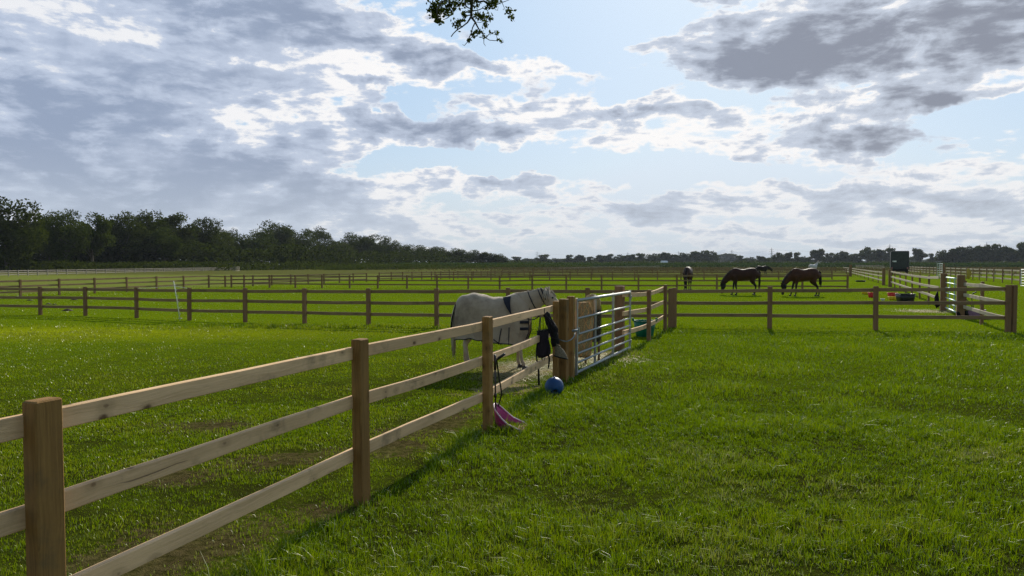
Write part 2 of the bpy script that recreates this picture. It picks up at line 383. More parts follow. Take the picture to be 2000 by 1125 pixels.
# ------------------------------------------------------------ ground
FENCE_A = [Vector((-3.7, -1.9, 0)), G(97, 1362), G(707, 985), G(953, 845), G(1086, 748), G(1103, 745), G(1216, 689), G(1267, 668), G(1299, 648)]
def ground_mat(k):
    geo = k.new('ShaderNodeNewGeometry'); p = geo.outputs['Position']; x, y, z = k.xyz(p)
    def half(a, b, soft=2.0):              # 1 beyond the line a-b (left to right), 0 before it
        t = (b - a).normalized(); nrm = Vector((-t.y, t.x, 0)); c = nrm.dot(a)
        dd_ = k.m('SUBTRACT', k.v('DOT_PRODUCT', p, tuple(nrm)), c)
        return k.ss(k.m('ADD', dd_, k.m('MULTIPLY', k.m('SUBTRACT', k.noise(p, .35, 4, .6), .5), soft * 2)), -soft * .5, soft * .5)
    s1 = k.noise(p, .11, 5, .6); s2 = k.noise(p, 1.1, 5, .62); s3 = k.noise(p, 14, 4, .65); s4 = k.noise(p, 90, 3, .7)
    g = k.mix(k.ss(s3, .3, .7), (.062, .102, .003), (.14, .205, .006))
    g = k.mix(k.ss(s4, .35, .7, 0, .55), g, (.18, .24, .01))
    g = k.mix(k.ss(s1, .42, .66, 0, .45), g, (.15, .225, .003))
    g = k.mix(k.ss(s2, .58, .74, 0, .35), g, (.10, .095, .035))
    # bright yellowish paddock strip on the left
    a0 = G(150, 650)
    yb = k.m('MULTIPLY', k.blob(p, a0.x, a0.y, 9.0, 2.6, -.05), 1.2, clamp=True)
    g = k.mix(yb, g, (.26, .30, .006))
    # soil under the near grass
    near = k.ss(k.v('LENGTH', p), 22.0, 7.0)
    g = k.mix(k.m('MULTIPLY', near, k.ss(s2, .35, .6, .6, .9)), g, (.030, .030, .008))
    # dry grazed paddocks beyond the third fence
    dryc = k.mix(k.ss(s2, .3, .7), (.155, .185, .035), (.20, .195, .065))
    dryc = k.mix(k.ss(k.noise(p, .5, 4, .6), .5, .7, 0, .7), dryc, (.105, .13, .035))
    f7 = k.m('MULTIPLY', half(G(40, 580), G(408, 562)), half(G(408, 562), G(900, 544)))
    g = k.mix(k.m('MULTIPLY', f7, .75), g, dryc)
    far = k.ss(k.m('ADD', y, k.m('MULTIPLY', s1, 30)), 118.0, 150.0)
    farc = k.mix(k.ss(s2, .35, .65), (.075, .095, .020), (.105, .085, .035))
    g = k.mix(k.m('MULTIPLY', far, .85), g, farc)
    # bare patches, each with its own outline
    def bare(px, py, rx, ry, rot, lo=.30, hi=.62):
        q = G(px, py); pr = k.v('ADD', p, k.v('SCALE', k.v('SUBTRACT', k.noise(p, 3.0, 5, .65, out='Color'), (.5, .5, .5)), scale=.9))
        e_ = k.m('ADD', k.m('MULTIPLY', k.m('SUBTRACT', s2, .5), 1.5), k.m('MULTIPLY', k.m('SUBTRACT', s3, .5), 1.3))
        return k.ss(k.m('ADD', k.m('MULTIPLY', k.blob(pr, q.x, q.y, rx * 1.3, ry * 1.3, rot), 1.3), e_), lo * 1.3, hi)
    dirt = None
    for b_ in ((300, 1090, 1.3, .55, .9), (560, 895, .7, .3, .3), (760, 878, .8, .35, 1.0), (850, 830, 1.2, .4, 1.1), (420, 830, .7, .3, 0), (330, 930, .6, .3, .2), (640, 1000, .5, .2, .9), (1010, 735, 1.3, .45, 1.1)):
        q = bare(*b_); dirt = q if dirt is None else k.m('MAXIMUM', dirt, q)
    g = k.mix(k.m('MULTIPLY', dirt, .5), g, k.mix(k.ss(s3, .3, .7), (.045, .030, .015), (.17, .115, .065)))
    straw = None
    for b_ in ((1050, 715, 1.5, .8, .9), (1150, 700, 1.6, .7, .9), (1815, 608, 1.3, .8, 0), (980, 760, .8, .4, .8)):
        q = bare(*b_); straw = q if straw is None else k.m('MAXIMUM', straw, q)
    g = k.mix(k.m('MULTIPLY', straw, .85), g, k.mix(k.ss(s4, .35, .65), (.20, .14, .07), (.46, .36, .20)))
    h = k.m('ADD', k.m('MULTIPLY', s3, 1.0), k.m('MULTIPLY', s4, .5))
    return pbr(k, g, 1.0, bump=h, bs=.9, bd=.05, spec=0.0)
M['ground'] = mat('meadow_ground', ground_mat)
def ground():
    # one sheet to the horizon: fine near the viewer, coarse far away
    rs = [0, 2, 4, 6, 8, 10, 13, 16, 20, 25, 32, 40, 52, 66, 85, 110, 150, 220, 350, 600, 1000, 1800, 3200, 6000]
    seg = 72; vs = [(0, 0, 0)]; fs = []
    for r in rs[1:]:
        for j in range(seg):
            a = 2 * math.pi * j / seg; vs.append((r * math.cos(a), r * math.sin(a), 0))
    for j in range(seg): fs.append((0, 1 + j, 1 + (j + 1) % seg))
    for i in range(len(rs) - 2):
        for j in range(seg):
            a = 1 + i * seg; b = a + seg; k_ = (j + 1) % seg; fs.append((a + j, b + j, b + k_, a + k_))
    mb = MB(); mb.add(vs, fs, True); o = mb.build('ground', M['ground']); tag(o, kind='structure')
ground()

# ------------------------------------------------------------ grass blades
def blade_mat(k):
    at = k.new('ShaderNodeAttribute', attribute_name='tint'); t = at.outputs['Fac']
    r = k.new('ShaderNodeValToRGB'); k.put(r.inputs[0], t); e = r.color_ramp.elements
    e[0].position = 0; e[0].color = (.040, .088, .001, 1); e[1].position = .35; e[1].color = (.092, .178, .001, 1)
    for p_, c_ in ((.62, (.165, .25, .002)), (.84, (.26, .285, .006)), (.92, (.20, .18, .04)), (1.0, (.36, .32, .19))):
        q = e.new(p_); q.color = (*c_, 1)
    c = r.outputs[0]
    df = k.new('ShaderNodeBsdfDiffuse'); k.put(df.inputs[0], c)
    tr = k.new('ShaderNodeBsdfTranslucent'); k.put(tr.inputs[0], k.mix(.5, c, (.26, .36, .0), 'MIX'))
    gl = k.new('ShaderNodeBsdfGlossy'); gl.inputs['Roughness'].default_value = .52; gl.inputs['Color'].default_value = (.95, .95, .85, 1)
    m1 = k.new('ShaderNodeMixShader'); m1.inputs[0].default_value = .36; k.t.links.new(df.outputs[0], m1.inputs[1]); k.t.links.new(tr.outputs[0], m1.inputs[2])
    fr = k.new('ShaderNodeFresnel'); fr.inputs[0].default_value = 1.35
    m2 = k.new('ShaderNodeMixShader'); k.put(m2.inputs[0], k.m('MULTIPLY', fr.outputs[0], .14)); k.t.links.new(m1.outputs[0], m2.inputs[1]); k.t.links.new(gl.outputs[0], m2.inputs[2])
    return m2.outputs[0]
M['blade'] = mat('grass_blades', blade_mat)
FX = np.array([p.x for p in FENCE_A]); FY = np.array([p.y for p in FENCE_A])
def side_of_fence(x, y):                   # >0: lush side (right of the near fence and gate)
    xf = np.interp(y, FY, FX, left=FX[0] - 1, right=99)
    return x - xf
def blades(name, label, X, Y, H, Wd, tint, lean=.5):
    n_ = len(X); th = rng.uniform(0, 2 * np.pi, n_); ph = rng.uniform(0, 2 * np.pi, n_)
    ca, sa = np.cos(th), np.sin(th)                       # width direction
    ln = np.abs(rng.normal(.35, .3, n_)) * lean * 2; lx = np.cos(ph) * ln * H; ly = np.sin(ph) * ln * H
    z0 = np.full(n_, -.004)
    V = np.empty((n_, 5, 3)); hw = Wd * .5
    V[:, 0] = np.stack([X - ca * hw, Y - sa * hw, z0], 1); V[:, 1] = np.stack([X + ca * hw, Y + sa * hw, z0], 1)
    mx, my, mz = X + lx * .32, Y + ly * .32, H * .55
    V[:, 2] = np.stack([mx + ca * hw * .8, my + sa * hw * .8, mz], 1); V[:, 3] = np.stack([mx - ca * hw * .8, my - sa * hw * .8, mz], 1)
    V[:, 4] = np.stack([X + lx, Y + ly, H / np.sqrt(1 + ln * ln * .6)], 1)
    me = bpy.data.meshes.new(name); me.vertices.add(n_ * 5); me.vertices.foreach_set('co', V.astype(np.float32).ravel())
    b5 = np.arange(n_) * 5
    loops = np.stack([b5, b5 + 1, b5 + 2, b5 + 3, b5 + 3, b5 + 2, b5 + 4], 1).ravel()
    me.loops.add(n_ * 7); me.loops.foreach_set('vertex_index', loops.astype(np.int32))
    me.polygons.add(n_ * 2)
    st = np.stack([np.arange(n_) * 7, np.arange(n_) * 7 + 4], 1).ravel()
    me.polygons.foreach_set('loop_start', st.astype(np.int32))
    at = me.attributes.new('tint', 'FLOAT', 'POINT'); at.data.foreach_set('value', np.repeat(tint, 5).astype(np.float32))
    me.update(calc_edges=True); me.validate(); me.materials.append(M['blade'])
    o = link(name, me); tag(o, label, 'grass', kind='stuff'); return o
def wedge(n_, r0, r1, a=40.0, power=1.0):
    th = rng.uniform(-R(a), R(a), n_)
    u_ = rng.uniform(0, 1, n_)
    if power == 0: r = r0 * (r1 / r0) ** u_               # log uniform
    else: r = (r0 ** (power) + u_ * (r1 ** power - r0 ** power)) ** (1 / power)
    return r * np.sin(th), r * np.cos(th), r
PATCH = [(G(*q).x, G(*q).y, r_) for *q, r_ in ((1050, 715, .9), (1010, 735, .7), (1150, 700, .9), (300, 1090, .55), (560, 895, .35), (760, 878, .45), (850, 830, .6), (1815, 608, 1.2), (420, 830, .35), (330, 930, .3))]
DRY = [(G(*q).x, G(*q).y, r_) for *q, r_ in ((1420, 960, .5), (1400, 900, .4), (1440, 1090, .5), (1330, 880, .35), (1900, 890, .5), (930, 985, .35), (1250, 690, .8), (1200, 740, .7), (1650, 960, .4), (1140, 980, .35))]
def make_grass():
    # three depth bands, log-ish spacing so that the picture is evenly covered
    parts = [wedge(340000, 1.7, 9.5, 44, .95), wedge(310000, 7.0, 22.0, 42, .9), wedge(210000, 20.0, 62.0, 41, .8)]
    X = np.concatenate([p[0] for p in parts]); Y = np.concatenate([p[1] for p in parts]); r = np.concatenate([p[2] for p in parts])
    s = side_of_fence(X, Y) + (grid_noise(X, Y, 2.5, 3) - .5) * .28 + .05
    lush = s > 0; lush &= Y < 21.5
    n1 = grid_noise(X, Y, 1.3, 1); n2 = grid_noise(X, Y, 5.0, 2); n3 = grid_noise(X, Y, .35, 5)
    fr = np.exp(-(s / .28) ** 2)
    n1 = .5 + (n1 - .5) * 1.25; n4 = grid_noise(X, Y, 14.0, 8); n5 = grid_noise(X, Y, 9.0, 12); H = np.where(lush, .022 + .060 * n2 * n1 + .022 * n1 + .05 * fr * n2, .009 + .015 * n2 + .008 * n1)
    fb = np.abs(Y - 20.0) < .6                                          # rougher line under the back fence
    H = np.where(fb & (n2 > .35), H + .06 * n2, H)
    H *= rng.uniform(.40, 1.40, len(X)) * (.45 + 1.1 * n4)
    tall = (rng.uniform(0, 1, len(X)) < .012) & lush; H = np.where(tall, H * 1.6 + .02, H)
    Wd = np.maximum(.0042, r * .00075) * rng.uniform(.6, 1.3, len(X))
    dry = np.zeros(len(X))
    for x, y, q in DRY: dry = np.maximum(dry, np.exp(-((X - x) ** 2 + (Y - y) ** 2) / (q * q)))
    bare = np.zeros(len(X))
    for x, y, q in PATCH: bare = np.maximum(bare, np.exp(-((X - x) ** 2 + (Y - y) ** 2) / (q * q)))
    bare = bare * (.5 + n2)
    tint = .08 + .42 * n1 + .26 * n3 + rng.normal(0, .20, len(X)) + .30 * (n5 - .5) + np.where(lush, -.02, .13)
    yel = np.exp(-((X - G(150, 650).x) / 8.0) ** 2 - ((Y - G(150, 650).y) / 2.0) ** 2); tint = tint + .6 * yel * (Y > 9)
    straw = rng.uniform(0, 1, len(X)) < np.where(lush, .018 + .85 * dry * dry * n4, .014 + .5 * bare) * np.clip(9.0 / r, .12, 1.0)
    tint = np.where(straw, rng.uniform(.88, 1.0, len(X)), np.clip(tint, 0, .87))
    keep = rng.uniform(0, 1, len(X)) < np.where(lush, np.where((n4 < .30) & (r < 16), .35, 1.0), (.92 - 1.15 * bare) * np.where((n2 * .6 + n1 * .4) < .34, .35, 1.0))
    H = np.where(dry > .3, H * .8, H)
    for p_ in FENCE_A:                                                  # longer tufts left by the mower round the posts
        H = H + .075 * np.exp(-((X - p_.x - .03) ** 2 + (Y - p_.y) ** 2) / .022) * rng.uniform(.2, 1, len(X))
    for nm, lb, q in (('tall_grass', 'longer bright green grass with dry white blades on the right side of the near fence', lush & keep),
                      ('short_grass', 'short grazed green grass in the paddocks left of and beyond the near fence', ~lush & keep)):
        blades(nm, lb, X[q], Y[q], H[q], Wd[q], tint[q], .75 if nm == 'tall_grass' else .55)
    # loose straw lying about the gate
    Xs, Ys, Ts = [], [], []
    for px, py, rr, cnt in ((1050, 715, .65, 2600), (1150, 700, .75, 2200), (1000, 735, .6, 900), (1815, 608, 1.1, 2200)):
        q = G(px, py); Xs.append(rng.normal(q.x, rr * .55, cnt)); Ys.append(rng.normal(q.y, rr * .55, cnt))
    X = np.concatenate(Xs); Y = np.concatenate(Ys)
    o = blades('scattered_straw', 'loose pale straw trodden into the ground around the gate and paddock corner', X, Y, rng.uniform(.03, .10, len(X)), np.full(len(X), .006), rng.uniform(.9, 1, len(X)), 4.0)
    o['category'] = 'straw'; o.data.transform(Matrix.Scale(.35, 4, (0, 0, 1)))
make_grass()

# ------------------------------------------------------------ fences
ZR = (1.115, .77, .41)           # top edges of the three rails, in metres for a 1.17 m post
def rail_mesh(L, hgt=.088, th=.036, bow=0.0, name='rail', m_='rail'):
    mb = MB(); nseg = 6 if L > 1.5 and bow else 1; rr = []
    for i in range(nseg + 1):
        t = i / nseg; x = t * L; zo = -bow * math.sin(math.pi * t) + (random.uniform(-.002, .002) if 0 < i < nseg else 0)
        b = .004
        rr.append([(x, -th / 2 + b, zo), (x, th / 2 - b, zo), (x, th / 2, zo - b), (x, th / 2, zo - hgt + b), (x, th / 2 - b, zo - hgt), (x, -th / 2 + b, zo - hgt), (x, -th / 2, zo - hgt + b), (x, -th / 2, zo - b)])
    mb.rings([[Vector(v) for v in r] for r in rr]); mb.sm = [False] * len(mb.sm)
    return mb.mesh(name, M[m_])
def post_mesh(wx, wy, h, m_='post', slope=.0):
    mb = MB(); b = .006; r = []
    for z, s_ in ((-.05, 0), (h - .006, 0), (h, .006)):
        x, y = wx / 2 - s_, wy / 2 - s_
        r.append([Vector(v) for v in ((-x + b, -y, z), (x - b, -y, z), (x, -y + b, z), (x, y - b, z), (x - b, y, z), (-x + b, y, z), (-x, y - b, z), (-x, -y + b, z))])
    mb.rings(r); mb.sm = [False] * len(mb.sm); return mb.mesh('post', M[m_])
def place(o, a, b):              # lay the local +X axis from a to b
    dv = b - a; o.rotation_mode = 'QUATERNION'; o.rotation_quaternion = dv.to_track_quat('X', 'Z'); return o
def fence(label, posts, group='post and rail fences across the paddocks', rm='railfar', pm='postfar', psize=(.115, .077), rails=ZR, span=1, wob=.008, rail_h=.088, skip=(), posts_skip=(), thick=.036, near=False, name='fence', side=1):
    """posts: (ground point, height). One thing: posts and rails are its parts."""
    root = empty(name, posts[0][0], label=label, cat='fence', group=group); o0 = posts[0][0]
    for i, (p, h) in enumerate(posts):
        if i in posts_skip: continue
        a = posts[max(i - 1, 0)][0]; b = posts[min(i + 1, len(posts) - 1)][0]; dv = b - a
        me = post_mesh(psize[0], psize[1], h, pm); o = link('post', me, root, p - o0)
        o.rotation_euler = (random.uniform(-.008, .008), random.uniform(-.008, .008), math.atan2(dv.y, dv.x) + random.uniform(-.02, .02))
    i = 0
    while i < len(posts) - 1:
        j = min(i + span, len(posts) - 1)
        if i not in skip:
            (a, ha), (b, hb) = posts[i], posts[j]
            for z in rails:
                za = z * ha / 1.17 + random.uniform(-wob, wob); zb = z * hb / 1.17 + random.uniform(-wob, wob)
                dv = (b - a).normalized(); sh = Vector((-dv.y, dv.x, 0)) * side * (psize[1] / 2 + thick / 2 - .004)
                A = a - o0 + sh + Vector((0, 0, za)); B = b - o0 + sh + Vector((0, 0, zb)); ext = (B - A).normalized() * .02
                o = link('rail', rail_mesh((B - A).length + .02, rail_h, thick, bow=random.uniform(-.006, .012) if near else 0, m_=rm), root, A - ext * .5)
                place(o, A, B)
        i = j
    return root
def pts(lst):                    # (px, base y, top y) -> ground point and height
    res = []
    for px, by, ty in lst:
        g = G(px, by); d1 = ray(px, ty); t = g.y / d1.y; res.append((g, CAM_H + d1.z * t))
    return res
def along(p0, p1, xs, h):        # posts at picture columns xs on the ground line p0-p1 (both pixel pairs)
    a, b = G(*p0), G(*p1); res = []
    for x in xs:
        y = p0[1] + (p1[1] - p0[1]) * (x - p0[0]) / (p1[0] - p0[0]); g = G(x, y)
        res.append((g, h(x) if callable(h) else h))
    return res
NEAR = [(FENCE_A[0], 1.17)] + pts([(97, 1362, 780), (707, 985, 662), (953, 845, 618), (1086, 748, 588)])
fence('near pale pine post and rail fence running from the left corner up to the gate', NEAR, rm='rail', pm='post', near=True)
fence('short three post fence continuing beyond the gate, green tub behind it', pts([(1222, 688, 566), (1267, 668, 566), (1299, 648.5, 556)]), rm='rail', pm='postfar', near=True, posts_skip=(0,))
BL_ = pts([(-90, 611, 559), (-8, 613, 560), (79, 615, 560), (167, 617, 560), (267, 621, 561), (370, 626, 562), (479, 629.5, 562.5), (595, 632, 563), (720, 636, 563), (853, 639.5, 563), (992, 641, 562), (1147, 641, 562), (1309, 639.5, 563)])
fence('dark brown rail fence crossing behind the pony on the left, white stake against it', BL_, wob=.012, near=True)
BR_ = pts([(1317, 639.5, 562), (1503, 642, 560), (1710, 645, 559), (1968, 650, 556.5)])
fence('brown rail fence crossing in front of the two grazing bay horses, right of the gate', BR_, near=True)
fence('single extra brown post doubling the corner post at the right edge', pts([(1979, 650, 556.5)]), group='loose posts beside fences', name='post_stub', psize=(.10, .10))
# second line of paddocks
fence('brown fence behind the pony fence, level across the middle of the view', along((452, 561.5), (976, 565), (452, 477, 526.5, 577, 629, 683, 738, 795, 853.6, 914.5, 976), .93) + along((976, 565), (1655, 570), (1039.6, 1106, 1175, 1247, 1322, 1400, 1483, 1567, 1655), lambda x: 1.0 + (x - 976) / 680 * .08))
fence('brown fence receding to the right from the left edge of the frame', along((40, 580.5), (408, 562), (-120, -38, 40, 116, 185, 248, 306, 359, 408), .92) + along((408, 562), (910, 543.5), (440, 494, 531, 568, 602, 633, 663, 690, 716), .86))
fence('fence with thin posts receding towards the far paddock in the centre', along((408, 562), (910, 543.5), (741, 764.5, 786.5, 805, 824, 843, 861, 878, 894.5, 910), .9) + along((910, 543.5), (1130, 538), (925, 940, 953, 967, 980, 993, 1008, 1024, 1042), .85), span=2)
fence('level brown fence in the middle distance behind the pony', along((849.7, 547.3), (1375, 546.3), (849.7, 886, 921.7, 959, 996, 1035, 1073.4, 1113.6, 1154.7, 1196, 1239.7, 1284, 1330, 1375, 1423, 1471, 1520.8, 1572, 1625), .93), span=1)
fence('fourth fence back, thin brown rails below the brown weeds', along((1000, 536.8), (1300, 536), [982 + 29.2 * i for i in range(24)], .95), span=2)
fence('farthest thin fence in front of the maize field', along((1000, 530.5), (1600, 529.5), [960 + 21 * i for i in range(33)], 1.0), span=3)
fence('faint slanting fence running away to the maize field behind the pony', along((1092, 528.5), (1290, 522.5), [1060 + 12 * i for i in range(20)], .9), span=3, rm='cream')
# pale old fence in front of the wood
wf = [(x, 541.5 - (x + 40) * .0277 if x < 450 else 527.9 - (x - 450) * .011) for x in [-40 + 19 * i for i in range(34)]]
fence('old pale grey fence along the foot of the wood on the left', [(G(x, y), .88) for x, y in wf], rm='greyrail', pm='greyrail', span=2, rails=(1.1, .74, .38), rail_h=.1)
# right hand lane fences, running away from the viewer
RC = (1600, 516)
fence('pale sunlit fence from the right corner post to the far small gate', pts([(1966, 649, 557), (1917, 634, 550), (1884, 621, 548)]), rm='cream', near=True, posts_skip=(0,), rail_h=.1)
fence('long pale sunlit fence beyond the small gate, black tub beside it', pts([(1836, 604, 536), (1813.5, 591, 537.5), (1796, 583.5, 536), (1781, 577, 534), (1769, 572, 532), (1757.6, 567, 530.5), (1747.5, 563, 529), (1738, 559.5, 527)]), rm='cream', near=True, posts_skip=(0,), rail_h=.1)
lane = [(G(1728, 556.5), 1.15)] + [(G(1600 + (1728 - 1600) * t, 516 + 40.5 * t), 1.1) for t in (.9, .82, .75, .69, .635, .59, .55, .515, .48, .45, .42, .395, .37)]
fence('distant end of the pale lane fence behind the grazing bay horse', lane, rm='cream', near=True, rail_h=.1)
fr = [(x, 554 + (x - 1976) * .107) for x in (1992, 1976.2, 1957.8, 1940.6, 1926.6, 1912.4, 1899.8, 1887.8, 1876.4, 1865.9, 1856.4, 1846)]
fence('white sunlit fence at the right edge behind the corner posts', [(G(x, y), 1.3) for x, y in fr], rm='cream', rail_h=.13, rails=(1.1, .76, .40), near=True, side=-1)
fr = [(x, 554 + (x - 1976) * .107) for x in (1829, 1822.8, 1815.2, 1808.6, 1802.4, 1796.6, 1791, 1785.4, 1780.4, 1775.6, 1771, 1766.8, 1762.5, 1758.5, 1755, 1751.5, 1748, 1745, 1742)]
fence('white sunlit fence directly right of the black horse lorry', [(G(x, y), 1.3) for x, y in fr], rm='cream', rail_h=.13, rails=(1.1, .76, .40), near=True, side=-1)
fr = [(x, 554 + (x - 1976) * .107) for x in (1728, 1722, 1716, 1710, 1704, 1698, 1692, 1686, 1681, 1676, 1671)]
fence('faint far fence left of the black horse lorry', [(G(x, y + .8), 1.3) for x, y in fr], rm='greyrail', rails=(1.1, .76, .40))
fence('thin brown cross fence behind the white fence at the right', along((1846, 539), (2010, 540.5), [1850 + 22 * i for i in range(9)], 1.25), span=1)
fence('brown fence crossing far right under the trees', along((1840, 533), (2010, 533.5), [1836 + 13.5 * i for i in range(14)], 1.2), span=2)

gB0 = G(1230, 684)
# stand-alone gate posts
GPG = 'square wooden gate posts'
def gatepost(g, h, wx, wy, ang, label, m_='post'):
    o = link('gate_post', post_mesh(wx, wy, h, m_), None, g); o.rotation_euler.z = ang; tag(o, label, 'gate post', GPG); return o
GA = math.atan2(3.33, 1.31)
gatepost(G(1100.5, 746), 1.20, .125, .12, GA, 'square pine gate post directly right of the fence end, rope tied round it')
gatepost(G(1114.5, 737), 1.22, .10, .10, GA, 'slim pine gate post touching the closing end of the metal gate')
gatepost(gB0 + Vector((-.20, .02, 0)), 1.27, .17, .17, GA, 'broad brown post seen through the hinge end of the metal gate', 'postfar')
for px, by, ty, wd, lb in ((1842, 606.5, 534, .20, 'thick brown post left of the small green gate'), (1875.5, 621, 537, .22, 'thick brown post right of the small green gate, tack hung on it'),
                           (1738.5, 560.5, 526, .25, 'thick brown post below the black horse lorry'), (1725.5, 557, 524, .22, 'brown post left of the one below the horse lorry'),
                           (1842.5, 541, 515, .30, 'tall brown post at the end of the far white fence beside the small gate'), (1661, 540, 517, .35, 'dark post at the bend of the lane fence')):
    (g, h), = pts([(px, by, ty)]); gatepost(g, h, wd, wd, R(65), lb, 'postfar')

# ------------------------------------------------------------ gates
def gate(label, A, B, ztop, zbot, bars, m_, stiles, r=.021, group='metal field gates'):
    root = empty('field_gate', A, label=label, cat='gate', group=group); L = (B - A); Ln = L.length; root.rotation_euler.z = math.atan2(L.y, L.x)
    za = ztop; H = za - zbot; mb = MB()
    for z in (zbot, za): mb.tube([(0, 0, z), (Ln, 0, z)], r * 1.15, 10)
    mb.build('frame', M[m_], root)
    for b in bars:
        q = MB(); q.tube([(0, 0, zbot + b * H), (Ln, 0, zbot + b * H)], r * .82, 10); q.build('bar', M[m_], root)
    for i, t in enumerate(stiles):
        q = MB(); wd_ = .026 if 0 < i < len(stiles) - 1 else .028
        q.box((t * Ln, .012 if 0 < i < len(stiles) - 1 else 0, zbot + H / 2), (wd_, .016, H / 2 + .035)); q.build('stile', M[m_], root)
    return root, Ln, H
gA, gB = G(1126, 735), G(1230, 684)
g1, Ln, H = gate('galvanised seven bar field gate standing between pine posts beside the pony', gA, gB, 1.15, .055, (.134, .26, .398, .528, .748), 'galv', (0, .30, .635, 1.0))
for z in (.18, 1.05):
    q = MB(); q.box((Ln + .035, 0, z), (.03, .022, .03)); q.tube([(Ln + .04, 0, z - .05), (Ln + .04, 0, z + .06)], .012, 8); q.build('hinge', M['galv'], g1)
q = MB(); q.box((-.02, -.01, .72), (.05, .012, .02)); q.box((.03, -.02, .69), (.02, .012, .05)); q.tube([(-.08, -.02, .72), (.06, -.02, .72)], .009, 8); q.build('latch', M['galv'], g1)
gate('pale green metal gate far off between two thick brown posts', G(1845, 606), G(1871, 619), 1.22, .12, (.17, .33, .5, .67, .83), 'galvgreen', (0, .35, .7, 1.0), r=.024)
gate('small white metal gate in the far fence right of the lorry', G(1830, 543.5), G(1840, 542), 1.75, .1, (.16, .33, .5, .67, .83), 'white', (0, .5, 1.0), r=.04)
gate('white metal gate cut off by the right edge of the frame', G(1994, 560.5), G(2032, 562.5), 1.3, .1, (.16, .33, .5, .67, .83), 'white', (0, .5, 1.0), r=.03)
gate('far grey metal gate in the old fence by the wood', G(455, 530), G(468, 529.6), 1.0, .1, (.3, .6), 'greyrail', (0, 1.0), r=.04)
# rope looped from the gate post to the gate
rp = [U(1093, 663, 10.6), U(1098, 665.5, 10.55), U(1107, 667, 10.55), U(1115, 664, 10.6), U(1121, 658, 10.7), U(1123, 650, 10.85)]
q = MB(); q.tube(rp, .0085, 8); q.tube([U(1118, 646, 10.8), U(1128, 645, 10.85)], .018, 8)
tag(q.build('tie_rope', M['rope']), 'grey rope looped between the gate post and the metal gate', 'rope')

# ------------------------------------------------------------ horses
def lerp(a, b, t): return a + (b - a) * t
def spline(ps, n_):
    ps = [np.array(p, float) for p in ps]; P_ = [2 * ps[0] - ps[1]] + ps + [2 * ps[-1] - ps[-2]]; out_ = []
    for i in range(1, len(P_) - 2):
        for j in range(n_):
            t = j / n_; a, b, c, d_ = P_[i - 1], P_[i], P_[i + 1], P_[i + 2]
            out_.append(.5 * ((2 * b) + (-a + c) * t + (2 * a - 5 * b + 4 * c - d_) * t * t + (-a + 3 * b - 3 * c + d_) * t ** 3))
    out_.append(ps[-1]); return out_
TRUNK = [(-.83, 1.26, .05, .07), (-.79, 1.20, .15, .19), (-.68, 1.17, .235, .29), (-.52, 1.165, .275, .335), (-.34, 1.16, .285, .335), (-.12, 1.125, .285, .315), (.10, 1.10, .295, .325),
         (.30, 1.105, .275, .36), (.46, 1.12, .235, .385), (.60, 1.12, .205, .33), (.70, 1.13, .16, .24), (.77, 1.14, .06, .10)]
